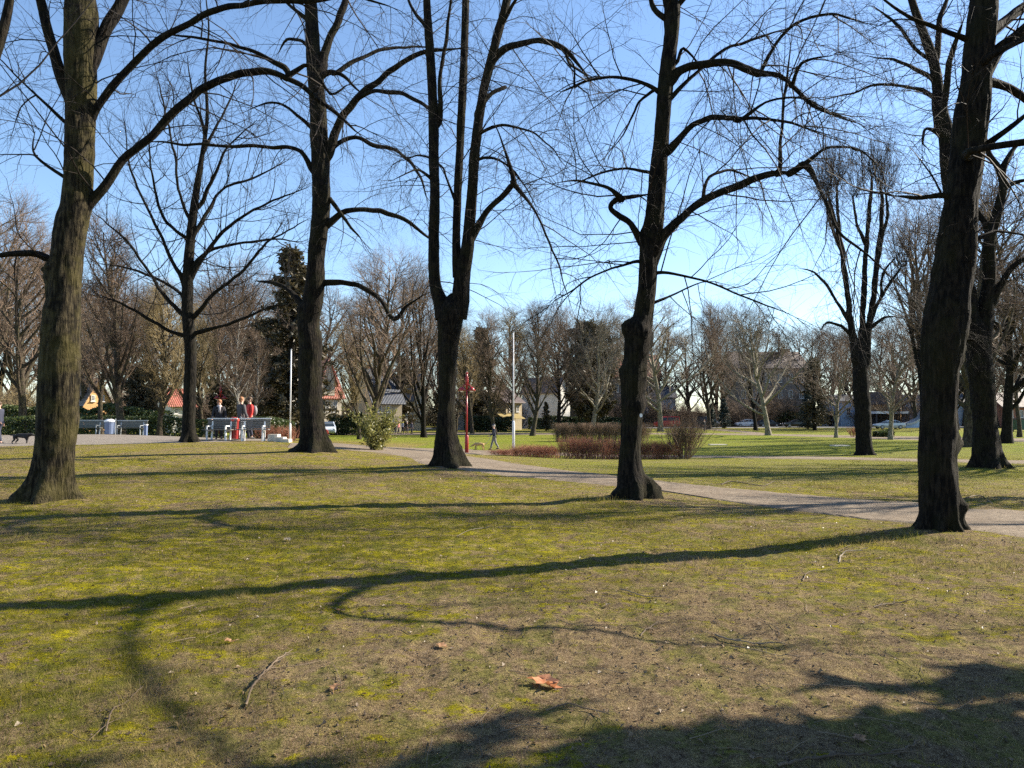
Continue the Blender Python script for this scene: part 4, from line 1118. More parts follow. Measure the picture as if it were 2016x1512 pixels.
# --- planting list: kind, px, distance, top py, label
trees_bg = [
 # right half, middle distance
 ('pale', 1512, 90, 600, 'pale limbed plane tree on the lawn in front of the dark brick building'),
 ('pale2', 1645, 82, 690, 'small pale branched tree just left of the pollarded tree'),
 ('pale2', 1752, 76, 640, 'thin small tree in front of the silver sedan'),
 ('grey2', 1487, 118, 640, 'leaning twin stemmed tree behind the white hatchback'),
 ('pale', 1300, 112, 590, 'broad bare tree directly behind the round bare shrub'),
 ('grey', 1245, 125, 640, 'bare tree hidden behind the knobbly lime trunk'),
 ('brown', 1395, 128, 650, 'grey brown bare tree between the round shrub and the dark building'),
 ('slim', 1425, 140, 585, 'slender bare tree rising above the dark building row, left of its roof'),
 ('pale', 1165, 108, 610, 'pale stemmed bare tree in front of the dome shaped evergreen'),
 ('brown2', 1048, 92, 590, 'bare tree with pale lit branches just right of the white flagpole'),
 ('grey', 1100, 105, 640, 'dark trunked bare tree behind the left end of the clipped hedge'),
 ('brown2', 975, 98, 615, 'bare tree behind the walking person, left of the white flagpole'),
 ('yellow', 930, 104, 640, 'yellowish bare tree beside the red lamp post head'),
 ('grey2', 835, 84, 560, 'tree forking low, left of the three stemmed trunk'),
 ('brown', 735, 60, 505, 'reddish bare tree right behind the leafy green bush'),
 ('yellow', 708, 72, 640, 'yellow stemmed young tree between the red roofed house and the leafy bush'),
 ('slim', 900, 110, 700, 'slim bare tree seen just left of the red lamp post'),
 ('slim', 1010, 120, 660, 'slim bare tree behind the white flagpole'),
 # right side
 ('brown', 1905, 50, 380, 'stout trunk seen between the broad leaning trunk and the two stemmed tree'),
 ('grey', 1978, 58, 400, 'dark forked tree at the right edge of the far lawn'),
 ('grey2', 1822, 62, 430, 'bare tree hidden behind the broad leaning trunk, branches spreading left'),
 ('slim', 2005, 84, 560, 'small bare tree near the green container at the right edge'),
 ('grey', 1880, 120, 560, 'far bare tree in the gap right of the broad leaning trunk'),
 ('brown', 1600, 135, 650, 'bare tree right of the dark brick building'),
 ('grey', 1690, 130, 660, 'far bare tree behind the pollarded tree'),
 ('brown', 1800, 140, 630, 'far bare tree behind the silver sedan'),
 ('grey2', 1960, 135, 560, 'far bare tree behind the two stemmed tree'),
 ('grey', 2060, 70, 480, 'bare tree just past the right edge of the lawn'),
 # left part
 ('brown', 45, 62, 470, 'thin trunked bare tree left of the mossy trunk'),
 ('slim', 200, 50, 500, 'slim bare tree between the two grey benches'),
 ('brown2', 240, 49, 420, 'forking brown tree right of the blue litter bin'),
 ('yellow', 315, 50, 560, 'pale lit bare tree at the right end of the second grey bench'),
 ('brown', -20, 70, 400, 'bare tree at the left edge, crown of dense brown twigs'),
 ('brown2', 110, 75, 500, 'bare tree directly behind the mossy trunk'),
 ('yellow', 400, 66, 600, 'yellowish bare tree behind the slim dark plaza tree'),
 ('birch', 471, 52, 600, 'pale birch trunk rising behind the standing people'),
 ('birch', 500, 55, 640, 'leaning birch just right of the person in red'),
 ('brown', 440, 80, 590, 'bare tree far behind the standing people'),
 ('brown', 320, 85, 580, 'broad bare tree behind the small red roof'),
 ('brown', 170, 95, 560, 'bare tree beside the orange gabled house'),
 ('grey', 590, 70, 560, 'bare tree behind the thin white pole'),
 ('brown', 780, 115, 560, 'tall bare tree behind the dark blue roof'),
 ('grey', 870, 130, 600, 'far bare tree behind the pale gabled building'),
]
for k_, px_, d_, tp_, lb_ in trees_bg: put_tree(k_, px_, d_, tp_, lb_)
LAND = [(-200, 'beyond the left edge'), (60, 'behind the far left hedge'), (190, 'behind the orange house'), (360, 'behind the small white house'), (460, 'behind the standing people'), (570, 'behind the big spruce'), (635, 'behind the cream villa'),
        (705, 'between the villa and the slate roofed house'), (765, 'behind the slate roofed house'), (830, 'behind the beige gabled building'), (920, 'behind the red lamp post'), (1000, 'behind the white flagpole'), (1110, 'behind the cream gabled house'), (1170, 'behind the dome shaped evergreen'),
        (1245, 'behind the knobbly trunk'), (1345, 'behind the round bare shrub'), (1420, 'left of the dark brick building'), (1520, 'behind the dark brick building'), (1620, 'right of the dark brick building'), (1700, 'behind the pollarded tree'), (1770, 'behind the silver sedan'), (1850, 'behind the broad leaning trunk'), (1945, 'behind the two stemmed tree'), (2030, 'at the right edge')]
TONE = {'brown': 'round brown', 'brown2': 'tall brown', 'grey': 'round grey', 'grey2': 'many stemmed grey', 'slim': 'slim', 'yellow': 'yellowish'}
def near(px): return min(LAND, key=lambda q: abs(q[0] - px))[1]
# the far row behind houses and road
kinds = ['brown', 'grey', 'brown2', 'grey2', 'brown', 'slim', 'yellow', 'grey']
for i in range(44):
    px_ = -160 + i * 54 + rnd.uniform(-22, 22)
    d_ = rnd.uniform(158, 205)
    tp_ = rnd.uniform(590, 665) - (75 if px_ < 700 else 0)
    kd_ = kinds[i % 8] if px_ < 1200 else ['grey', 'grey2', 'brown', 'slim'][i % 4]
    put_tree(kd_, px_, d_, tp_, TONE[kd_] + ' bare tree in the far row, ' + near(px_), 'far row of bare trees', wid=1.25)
for px_, d_, tp_, lb_, k_ in [(572, 62, 480, 'big dark spruce behind the thin white pole', 'spruce'), (1162, 122, 645, 'dome shaped evergreen behind the clipped hedge', 'dome'), (948, 128, 640, 'dark conifer left of the white flagpole', 'spruce'),
        (535, 75, 640, 'dark evergreen left of the big spruce', 'dome'), (1425, 135, 785, 'small blue grey spruce left of the white hatchback', 'spruce_blue'), (1400, 138, 795, 'low blue grey spruce beside the round shrub', 'spruce_blue'),
        (1603, 118, 700, 'dark conifer at the right corner of the dark brick building', 'spruce'), (795, 120, 700, 'dark conifer beside the dark blue roof', 'spruce'), (280, 66, 725, 'dark yew behind the second grey bench', 'dome'), (440, 70, 760, 'green evergreen behind the person in black', 'dome'),
        (1075, 118, 790, 'small dark conifer in front of the cream house', 'spruce'), (866, 112, 760, 'low dark conifer behind the three stemmed tree', 'spruce'), (1590, 125, 770, 'low conifer beside the black car', 'spruce_blue')]:
    put_tree(k_, px_, d_, tp_, lb_, 'evergreens', wid=1.3 if k_ == 'spruce' else 1.0)

# --- hedges and shrubs
hedge('hedge', 'long clipped green hedge behind the grey benches', at(-120, 54), at(440, 54), 1.35, 1.6, 'hedge_leaf', 31, 16000, .09, group='hedges')
hedge('hedge', 'taller leafy hedge behind the orange gabled house front', at(-60, 64), at(330, 64), 2.3, 2.2, 'hedge_leaf', 32, 14000, .13, group='hedges')
hedge('hedge', 'dark clipped hedge in front of the red roofed house', at(648, 92), at(712, 92), 2.4, 1.6, 'hedge_dark', 33, 8000, .12, group='hedges')
hedge('hedge', 'dark hedge behind the walking person', at(915, 118), at(1010, 118), 2.4, 2.2, 'hedge_dark', 34, 8000, .15, group='hedges')
hedge('hedge', 'dark green hedge along the fence behind the clipped shrubs', at(1040, 134), at(1245, 134), 2.0, 2.5, 'hedge_dark', 35, 9000, .2, group='hedges')
hedge('hedge', 'dark hedge behind the parked cars', at(1250, 158), at(1620, 158), 3.0, 3.0, 'hedge_dark', 36, 9000, .25, group='hedges')
hedge('hedge', 'low green hedge at the side of the standing people', at(510, 44), at(566, 46), 1.5, 1.4, 'hedge_leaf', 37, 5000, .08, group='hedges')
hedge('grass_clump', 'low green clump beside the pollarded trunk, near the silver sedan', at(1722, 84), at(1752, 84), .9, 1.4, 'hedge_leaf', 38, 2500, .1, 'shrub', bulge=.3)
# the clipped deciduous hedge: bushy heads on clear stems
for i, (a_, b_, lb_) in enumerate([(1092, 1140, 'clipped brown hedge, its left section'), (1142, 1172, 'clipped brown hedge, section with a gap beneath'), (1174, 1228, 'clipped brown hedge, section left of the knobbly trunk'), (1230, 1274, 'clipped brown hedge, its right end behind the knobbly trunk')]):
    HD = G(1180, 869)[1]; c_ = at((a_ + b_) / 2, HD); wd = (b_ - a_) / F * HD
    shared_shrub('hedge%d' % (i % 2), lb_, c_[0], c_[1], wd / 2.4, 1, 1, 0, 'clipped_hedge', 37 / F * HD, 2.4, 'twig_hedge', 50 + i, stems=150, spread=(2, 16), cat='hedge', group='clipped brown hedge in four sections', wl=2.4 * .56, depth=.8, flat_top=True, per=10, r=.014, up=.02)
for i, (px_, d_, h_, w_, lb_) in enumerate([(1132, 38, 1.05, 1.6, 'red twigged shrub in front of the left hedge section'), (1172, 37.5, 1.0, 1.7, 'red twigged shrub left of the knobbly trunk'), (1212, 38, .95, 1.5, 'red twigged shrub touching the knobbly trunk on its left'), (1272, 38, .9, 1.4, 'red twigged shrub right of the knobbly trunk'), (1308, 38, .85, 1.3, 'red twigged shrub under the round bare shrub'), (1040, 40, .62, 1.7, 'low reddish shrub at the foot of the white flagpole'), (1075, 39, .6, 1.4, 'low reddish shrub left of the dead stalk'), (995, 42, .35, 1.6, 'lowest reddish brush at the path edge, under the walking person')]):
    c_ = at(px_, d_)
    shared_shrub('red%d' % (i % 2), lb_, c_[0], c_[1], w_ / 1.6, 1, h_, (i % 3) * .15, 'red_shrub', 1.0, 1.6, 'twig_red', 70 + i, stems=170, spread=(5, 40), group='low red twigged shrubs in the bed', wl=1.6 * .52, depth=.7, per=7, r=.008, up=.04)
c_ = at(1345, 38)
twig_shrub('round_shrub', 'round bare vase shaped shrub at the right end of the bed', c_[0], c_[1], 1.95, 2.2, 'twig_hedge', 90, stems=70, spread=(8, 62), r=.016, up=.03, per=8, base_r=.28)
c_ = at(1122, 39.5)
twig_shrub('dead_stalks', 'few bare arching stalks at the left end of the bed', c_[0], c_[1], 1.1, 1.6, 'twig_grey', 91, stems=7, spread=(20, 80), r=.012, per=3, base_r=.1)
c_ = at(1678, 84)
twig_shrub('red_shrub', 'tiny red leaved shrub left of the pollarded trunk', c_[0], c_[1], 1.1, 1.2, 'twig_red', 92, stems=30, group=None)
c_ = at(548, 38)
twig_shrub('red_shrub', 'low brownish shrub behind the stone blocks by the thin white pole', c_[0], c_[1], .75, 1.4, 'twig_red', 93, stems=110, wl=.9, depth=.5, group=None)
# the leafy bush beside the left path
def leafy_bush():
    rs = np.random.RandomState(101)
    b = at(740, 30)
    root = empty('leafy_bush', b, 'yellow green leafy bush at the edge of the gravel path', 'bush')
    k = 26; a = rs.uniform(0, 6.28, k); tl = np.radians(rs.uniform(3, 40, k))
    S = np.stack([np.cos(a) * .12, np.sin(a) * .12, np.full(k, -.05)], -1)
    D = np.stack([np.cos(a) * np.sin(tl), np.sin(a) * np.sin(tl), np.cos(tl)], -1)
    P1, R1 = grow(rs, S, D, rs.uniform(1.1, 1.75, k), np.full(k, .014), 8, .1, .07, .3)
    tm = TM(); tm.add(P1, R1, 5)
    S, D, L, R = spawn(rs, P1, R1, 12, .08, 1, (25, 65), .42, .006)
    P2, R2 = grow(rs, S, D, L, R, 5, .15, .03, .4); tm.add(P2, R2, 3)
    link_mesh('stems', tm.mesh('stems'), M['bark_far'], root)
    m = P2.shape[0]; kk = 22; t = rs.uniform(0, 3.99, (m, kk)); i = t.astype(int); f = (t - i)[..., None]; mm = np.arange(m)[:, None]
    c = (P2[mm, i] * (1 - f) + P2[mm, i + 1] * f).reshape(-1, 3) + rs.normal(0, .035, (m * kk, 3))
    link_mesh('foliage', leaf_quads(rs, c, .048, 'bush_leaf'), None, root)
leafy_bush()

# ------------------------------------------------------------------ buildings
def house(label, pl, pr, d, depth, eave, ridge, axis, wall, roof, wins=(), chim=(), door=None, group='houses beyond the park', name='house', over=.45, trim=None, base_py=None, rot=0):
    """front face between two pixels at distance d; eave/ridge/windows given as picture rows on that face"""
    b = at((pl + pr) / 2, d); W = (pr - pl) / F * d * (1 - rot / 130)
    b[2] -= .3
    root = empty(name, b, label, 'house', group, math.radians(rot))
    Z = lambda py, dd=0: P(0, py, d + dd)[2] - b[2]
    he = Z(eave); hr = (Z(ridge, depth / 2) if axis == 'x' else Z(ridge))
    hw = W / 2
    mb = MB()
    mb.box((0, depth / 2, he / 2), (W, depth, he))
    if axis == 'x':
        for s in (-1, 1): mb.prism([(0, he - .01), (depth, he - .01), (depth / 2, hr - .12)], 'x', s * hw - .1 * (s > 0), s * hw + .1 * (s < 0))
    else:
        for y in (0, depth - .2): mb.prism([(-hw, he - .01), (hw, he - .01), (0, hr - .12)], 'y', y + .002, y + .2)
    mb.build('wall', M[wall], root)
    r = MB(); t = .16
    if axis == 'x':
        sl = (hr - he) / (depth / 2)
        for s in (0, 1):
            y0, y1 = (-over, depth / 2) if s == 0 else (depth + over, depth / 2)
            z0 = he - over * sl
            r.prism([(y0, z0), (y1, hr), (y1, hr + t), (y0, z0 + t)], 'x', -hw - over, hw + over)
    else:
        sl = (hr - he) / hw
        for s in (-1, 1):
            r.prism([(s * (hw + over), he - over * sl), (0, hr), (0, hr + t), (s * (hw + over), he - over * sl + t)], 'y', -over, depth + over)
    rf = r.build('roof', M[roof], root)
    for (px, wpx, top) in chim:
        x = (px - (pl + pr) / 2) / F * d * (1 - rot / 130); zt = Z(top, depth / 2); zb = (he + hr) / 2
        c = MB(); c.box((x, depth / 2 + .4, (zt + zb) / 2), (wpx / F * d, .9, zt - zb)); c.box((x, depth / 2 + .4, zt + .06), (wpx / F * d + .16, 1.06, .14))
        c.build('chimney', M['wall_brick'], rf)
    for (px, y0, y1, wpx) in wins:
        x = (px - (pl + pr) / 2) / F * d * (1 - rot / 130); zt, zb = Z(y0), Z(y1); w = wpx / F * d; h = zt - zb; zc = (zt + zb) / 2
        f = MB(); e = .09
        for sx in (-1, 1): f.box((x + sx * (w / 2 - e / 2), -.03, zc), (e, .14, h))
        for sz in (-1, 1): f.box((x, -.035, zc + sz * (h / 2 - e / 2)), (w - 2 * e - .002, .13, e))
        f.box((x, -.028, zc), (.06, .10, h - 2 * e)); f.box((x, -.075, zb - .05), (w + .2, .2, .08))
        fr = f.build('window', M['trim'], root)
        g = MB(); g.box((x, -.004, zc), (w - 2 * e, .02, h - 2 * e)); g.build('pane', M['glass'], fr)
    if door:
        x = (door - (pl + pr) / 2) / F * d * (1 - rot / 130)
        g = MB(); g.box((x, -.03, 1.35), (1.0, .1, 2.1)); dr_ = g.build('door', M['wood_green'], root)
        g = MB(); g.ball((x + .38, -.1, 1.3), .04, 8, 4); g.build('handle', M['steel'], dr_)
    if trim is not None:
        g = MB(); g.box((0, -.12, he - .12), (W + .3, .3, .22)); g.build('cornice', M[trim], root)
    return root, b, Z
h1, b1, Z1 = house('orange rendered house with a steep dark gable roof, above the grey green benches', 150, 236, 95, 9, 797, 746, 'y', 'wall_orange', 'roof_brown', [(178, 778, 790, 7), (205, 778, 790, 7)], [(210, 6, 738)], 190, rot=48)
house('small white house with a red tiled roof, left of the slim plaza tree', 328, 392, 92, 6, 797, 768, 'x', 'wall_white', 'roof_red', [(342, 803, 815, 7), (375, 803, 815, 7)], [(350, 6, 760)], 360, rot=40)
h3, b3, Z3 = house('cream villa with steep red tiled roofs, right behind the tall dark lime tree', 577, 691, 105, 9, 779, 716, 'x', 'wall_cream', 'roof_red', [(649, 788, 811, 8), (672, 788, 811, 8), (588, 790, 811, 8), (606, 790, 811, 8)], [(612, 8, 700)], 625, rot=36)
mb = MB(); dc = lambda px: (px - 634) / F * 105 * (1 - 36 / 130)
x0, x1 = dc(632), dc(669); zt, zb = Z3(744), Z3(778); za = Z3(704)
mb.box(((x0 + x1) / 2, 1.3, (zt + zb) / 2), (x1 - x0, 3.0, zt - zb)); mb.prism([(x0, zt - .01), (x1, zt - .01), ((x0 + x1) / 2, za)], 'y', -.198, 2.6)
gb = mb.build('gable', M['wall_cream'], h3)
mb = MB(); xm = (x0 + x1) / 2
for s in (-1, 1):
    xe = xm + s * ((x1 - x0) / 2 + .4); ze = zt - .4 * (za - zt) / ((x1 - x0) / 2)
    mb.prism([(xe, ze), (xm, za), (xm, za + .2), (xe, ze + .2)], 'y', -.6, 4.2)
mb.build('gable_roof', M['roof_red'], gb)
mb = MB(); mb.box((xm - .1, -.24, (Z3(748) + Z3(767)) / 2), (.9, .1, Z3(748) - Z3(767))); mb.build('gable_window', M['glass'], gb)
house('low house with a big dark slate roof, right behind the leafy bush', 726, 802, 112, 9, 790, 728, 'x', 'wall_beige', 'roof_slate', [(742, 798, 812, 8), (764, 798, 812, 8)], [(740, 6, 722)], 780, rot=30)
house('tall narrow beige gabled building right of the dark slate roof', 806, 846, 125, 9, 775, 738, 'y', 'wall_beige', 'roof_brown', [(818, 782, 794, 5), (832, 782, 794, 5), (825, 805, 818, 5)], (), None, rot=45)
house('grey rendered house with a dark roof, behind the red lamp post', 902, 978, 132, 9, 796, 770, 'x', 'wall_grey', 'roof_slate', [(956, 802, 814, 8), (925, 802, 814, 8)], [(920, 6, 762)], 940, trim='trim')
h7, b7, Z7 = house('cream house with a pinkish brown roof behind the walking person and flagpole', 984, 1040, 130, 9, 791, 764, 'x', 'wall_beige', 'roof_brown', [(999, 799, 811, 7), (1024, 799, 811, 7)], [(1030, 6, 757)], None, rot=38)
mb = MB(); W7 = 52 / F * 128; mb.prism([(-2.2, Z7(824)), (-2.2, Z7(825)), (-.02, Z7(816)), (-.02, Z7(814))], 'x', -W7 / 2 - 1.5, W7 / 2 - 1.5); mb.build('awning', M['awning'], h7)
house('pale cream gabled house left of the dome shaped evergreen', 1082, 1138, 142, 9, 768, 742, 'y', 'wall_white', 'roof_brown', [(1111, 797, 811, 6), (1096, 775, 787, 5), (1122, 775, 787, 5)], (), 1126, rot=45)
house('red roofed house just left of the knobbly trunk, far back', 1196, 1300, 172, 10, 740, 700, 'x', 'wall_brown', 'roof_red', [(1215, 755, 772, 6), (1275, 755, 772, 6), (1292, 790, 806, 6)], [(1225, 8, 692)])
house('pale grey house right of the knobbly trunk, far back', 1268, 1330, 165, 9, 782, 762, 'x', 'wall_grey', 'roof_slate', [(1282, 792, 806, 5), (1300, 792, 806, 5), (1318, 792, 806, 5)])
house('large dark brick building of three storeys with a square chimney', 1450, 1592, 168, 13, 724, 694, 'x', 'wall_brown', 'roof_brown', [(px, py, py + 17, 8) for px in (1464, 1488, 1512, 1536, 1557, 1578) for py in (736, 768, 800)], [(1569, 18, 688)], None, trim='trim')
house('long pale blue building behind the silver sedan', 1655, 1862, 158, 10, 790, 778, 'x', 'wall_blue', 'roof_slate', [(1670, 802, 818, 8), (1690, 802, 818, 8), (1830, 802, 818, 8), (1848, 802, 818, 8), (1810, 802, 818, 8)])
house('small orange beige building above the carport, behind the silver sedan', 1750, 1790, 150, 6, 790, 772, 'y', 'wall_orange', 'roof_brown', [(1760, 795, 805, 5), (1775, 795, 805, 5)], rot=45)
house('blue grey building behind the big spruce', 508, 580, 100, 8, 786, 770, 'x', 'wall_grey', 'roof_slate', [(530, 795, 812, 7), (552, 795, 812, 7)])
house('low house with brick red walls at the far right edge', 1975, 2080, 135, 8, 800, 775, 'x', 'wall_brick', 'roof_brown', [(1990, 808, 822, 7), (2010, 808, 822, 7)])
house('pale house far behind the two stemmed tree', 1868, 1915, 160, 8, 790, 765, 'x', 'wall_blue', 'roof_slate', [(1880, 800, 816, 6), (1900, 800, 816, 6)])
# carport
cb = at(1752, 146); root = empty('carport', cb, 'open carport with a white edge beam behind the silver sedan', 'carport')
W = 64 / F * 146; mb = MB(); mb.box((0, 1.5, 2.75), (W, 5, .45)); mb.build('roof', M['white_paint'], root)
for s in (-1, 0, 1):
    mb = MB(); mb.box((s * (W / 2 - .2), -.6, 1.22), (.2, .2, 2.6)); mb.build('post', M['cloth_charcoal'], root)
mb = MB(); mb.box((0, 3.8, 1.3), (W - .5, .12, 2.5)); mb.build('back_panel', M['cloth_charcoal'], root)
# blue curved ramp wall
rb = at(1783, 138); root = empty('curved_wall', rb, 'blue curved concrete ramp wall rising right of the silver sedan', 'wall')
poly = [(0, -.1)] + [(t * 4.4, .5 + 6.0 * (1 - math.sqrt(max(0, 1 - t * t * .93)))) for t in np.linspace(0, 1, 14)] + [(4.4, -.1)]
mb = MB()
for i in range(1, len(poly) - 2):
    a_, c_ = poly[i], poly[i + 1]
    mb.prism([(a_[0], -.1), (c_[0], -.1), c_, a_], 'y', 0, 2.0)
mb.build('side_face', M['wall_blue'], root)
mb = MB()
for i in range(1, len(poly) - 2):
    a_, c_ = poly[i], poly[i + 1]
    mb.prism([(a_[0], a_[1] + .003), (c_[0], c_[1] + .003), (c_[0], c_[1] + .3), (a_[0], a_[1] + .3)], 'y', -.25, 2.1)
mb.build('coping', M['steel'], root)
# waste container at the right edge
cb = at(2016, 108); root = empty('waste_container', cb, 'blue green waste container at the right edge of the park', 'container')
mb = MB(); mb.box((0, 0, .95), (3.2, 1.5, 1.4), None, 1.06); mb.build('body', M['green_metal'], root)
mb = MB(); mb.box((0, 0, 1.76), (3.35, 1.6, .18)); mb.build('lid', M['cloth_charcoal'], root)
for sx in (-1, 1):
    for sy in (-1, 1):
        mb = MB(); mb.tube([(sx * 1.3, sy * .6 - .05, .13), (sx * 1.3, sy * .6 + .05, .13)], .14, 12); mb.build('wheel', M['rubber'], root)
# park fence
fa, fb = at(1048, 131), at(1242, 131)
root = empty('park_fence', (fa + fb) / 2, 'low dark green railing behind the clipped brown hedge', 'fence')
L = np.linalg.norm(fb - fa)
mb = MB()
for z in (.25, 1.25): mb.box((0, 0, z), (L, .05, .06))
mb.build('rail', M['green_metal'], root)
for i in range(9):
    mb = MB(); mb.box((-L / 2 + L * i / 8, 0, .7), (.1, .1, 1.5)); mb.build('post', M['green_metal'], root)
mb = MB()
for i in range(int(L / .25)): mb.box((-L / 2 + .12 + i * .25, 0, .75), (.03, .03, .95))
o = mb.build('bars', M['green_metal'], root)

# ------------------------------------------------------------------ poles, lamps
def pole(label, px, d, top_py, r0, r1, base_h, name='flagpole', base_px=None):
    b = at(px, d); h = P(px, top_py, d)[2] - b[2]
    root = empty(name, b, label, 'flagpole', 'white flagpoles')
    mb = MB(); mb.tube([(0, 0, base_h), (0, 0, h)], [r0, r1], 14); mb.build('shaft', M['white_paint'], root, smooth=True)
    mb = MB(); mb.tube([(0, 0, -.2), (0, 0, base_h - .04), (0, 0, base_h + .06)], [r0 * 1.7, r0 * 1.6, r0 * 1.05], 14); mb.build('sleeve', M['white_paint'], root, smooth=True)
    mb = MB(); mb.ball((0, 0, h + r1), r1 * 1.5, 10, 6); mb.build('finial', M['steel'], root)
    return root
pole('short white pole beside the stone blocks at the corner of the plaza', 572, 33, 690, .028, .026, .7)
pole('tall white flagpole rising from the red shrubs near the walking person', 1011, 50, 655, .055, .03, 1.9)
def lamp(label, px, d, top_py):
    b = at(px, d); h = P(px, top_py, d)[2] - b[2]
    root = empty('street_lamp', b, label, 'street lamp', 'red park lamps')
    mb = MB(); mb.tube([(0, 0, -.2), (0, 0, 1.05), (0, 0, 1.12)], [.115, .115, .075], 14); mb.build('base', M['red_paint'], root, smooth=True)
    mb = MB(); mb.tube([(0, 0, 1.12), (0, 0, h - 1.1)], [.06, .05], 12); mb.build('pole', M['red_paint'], root, smooth=True)
    mb = MB(); mb.tube([(0, 0, h - 1.12), (0, 0, h - .5), (0, 0, h - .3), (0, 0, h)], [.05, .10, .07, .03], 12)
    mb.tube([(0, 0, h - .38), (0, 0, h - .34)], .12, 12); mb.tube([(0, 0, h - .12), (0, 0, h - .08)], .09, 12); mb.build('mast_top', M['red_paint'], root, smooth=True)
    for s in (-1, 1):
        mb = MB(); mb.tube([(0, 0, h - .75), (s * .18, 0, h - .82), (s * .3, 0, h - .98)], .03, 8); ar = mb.build('arm', M['red_paint'], root)
        mb = MB(); mb.tube([(s * .3, 0, h - .92), (s * .3, 0, h - 1.0), (s * .3, 0, h - 1.16)], [.05, .14, .24], 14); mb.build('lamp_shade', M['red_paint'], ar, smooth=True)
        mb = MB(); mb.ball((s * .3, 0, h - 1.15), (.13, .13, .09)); mb.build('bulb', M['white_paint'], ar)
    return root
lamp('red park lamp post with two shades, left of the walking dog', 919, 47, 732)
lamp('red park lamp behind the person in black, its head among the trees', 434, 62, 757)
# stone blocks by the pole
for i, (px, w, hh, lb) in enumerate([(541, .42, .32, 'leftmost of the three pale stone blocks near the short white pole'), (553, .40, .22, 'middle stone block near the short white pole'), (565, .34, .16, 'lowest stone block touching the short white pole')]):
    b = at(px, 32.2 - i * .2); mb = MB(); mb.box((0, 0, hh / 2 - .03), (w, .5, hh), None, .94)
    o = mb.build('stone_block', M['stone'], None, b); tag(o, lb, 'stone block', 'stone blocks at the plaza corner')

# ------------------------------------------------------------------ benches and bins
def bench_proto(label, b, rz, frame, slat, w=1.85, group='park benches'):
    root = empty('park_bench', b, label, 'bench', group, rz)
    for s in (-1, 1):
        x = s * (w / 2 - .22)
        mb = MB(); mb.box((x, -.22, .22), (.06, .06, .46)); mb.box((x, .22, .40), (.06, .06, .82), Matrix.Rotation(math.radians(-8), 3, 'X')); mb.box((x, 0, .43), (.055, .5, .05)); mb.box((x, -.02, .62), (.06, .48, .04)); mb.box((x, -.235, .54), (.05, .05, .16))
        mb.build('frame', M[frame], root)
    for i in range(4):
        mb = MB(); mb.box((0, -.19 + i * .125, .475), (w, .10, .035)); mb.build('slat', M[slat], root)
    for i in range(4):
        mb = MB(); z = .56 + i * .095; mb.box((0, .215 + (z - .45) * .14, z), (w, .028, .08), Matrix.Rotation(math.radians(-8), 3, 'X')); mb.build('slat', M[slat], root)
    mb = MB(); mb.box((0, .285, .93), (w + .06, .06, .05)); mb.build('top_rail', M[frame], root)
    return root
bench_proto('grey green bench left of the blue litter bin, in front of the hedge', at(172, 48), 0, 'steel', 'wood_green')
bench_proto('grey green bench right of the blue litter bin, in front of the hedge', at(258, 48), 0, 'steel', 'wood_green')
bench_proto('pale framed bench in front of the person in black, seat towards the lawn', at(432, 32), -.12, 'white_paint', 'wood_grey', 1.25, 'pale benches at the near edge of the plaza')
bench_proto('pale framed bench right of the person in pale jeans, seat towards the lawn', at(500, 32), .12, 'white_paint', 'wood_grey', 1.25, 'pale benches at the near edge of the plaza')
def bin_(label, b, mat, lidmat, h=.95, r=.24, group=None):
    root = empty('litter_bin', b, label, 'litter bin', group)
    mb = MB(); mb.tube([(0, 0, .08), (0, 0, h * .82)], [r * .9, r], 16); mb.build('body', M[mat], root, smooth=False)
    mb = MB(); mb.tube([(0, 0, h * .82), (0, 0, h * .9), (0, 0, h)], [r * 1.08, r * 1.08, r * .5], 16); mb.build('lid', M[lidmat], root)
    mb = MB(); mb.tube([(r + .06, 0, -.1), (r + .06, 0, h + .02)], .03, 8); mb.build('post', M['steel'], root)
    return root
bin_('blue litter bin with a white panel between the two grey green benches', at(217, 47.5), 'blue_paint', 'white_paint', 1.0, .30, 'litter bins on the plaza')
bin_('red litter bin with an orange red lid between the two pale benches', at(463, 32.4), 'red_paint', 'red_bright', 1.0, .20, 'litter bins on the plaza')
b = at(288, 46); root = empty('blue_post', b, 'short pale blue post at the right end of the second grey green bench', 'post')
mb = MB(); mb.box((0, 0, .32), (.16, .16, .68)); mb.build('shaft', M['blue_paint'], root); mb = MB(); mb.box((0, 0, .69), (.2, .2, .06)); mb.build('cap', M['white_paint'], root)
b = at(641, 60); root = empty('red_marker', b, 'small red round marker at the foot of the white car, on the far lawn', 'marker')
mb = MB(); mb.tube([(0, 0, 0), (0, 0, .5)], .04, 8); mb.build('post', M['steel'], root); mb = MB(); mb.tube([(0, -.03, .72), (0, .03, .72)], .24, 16); mb.build('disc', M['red_bright'], root)
b = at(1645 - 260, 78)
# small lawn edging stones and slabs
for i, (px, d, lb) in enumerate([(1412, 62, 'pale flat slab in the far lawn right of the round shrub'), (1652, 56, 'pale flat slab in the far lawn left of the pollarded trunk')]):
    q = at(px, d); mb = MB(); mb.box((0, 0, .02), (1.3 - i * .2, 1.0, .1)); o = mb.build('lawn_slab', M['stone'], None, q); tag(o, lb, 'stone slab', 'stone slabs in the lawn')

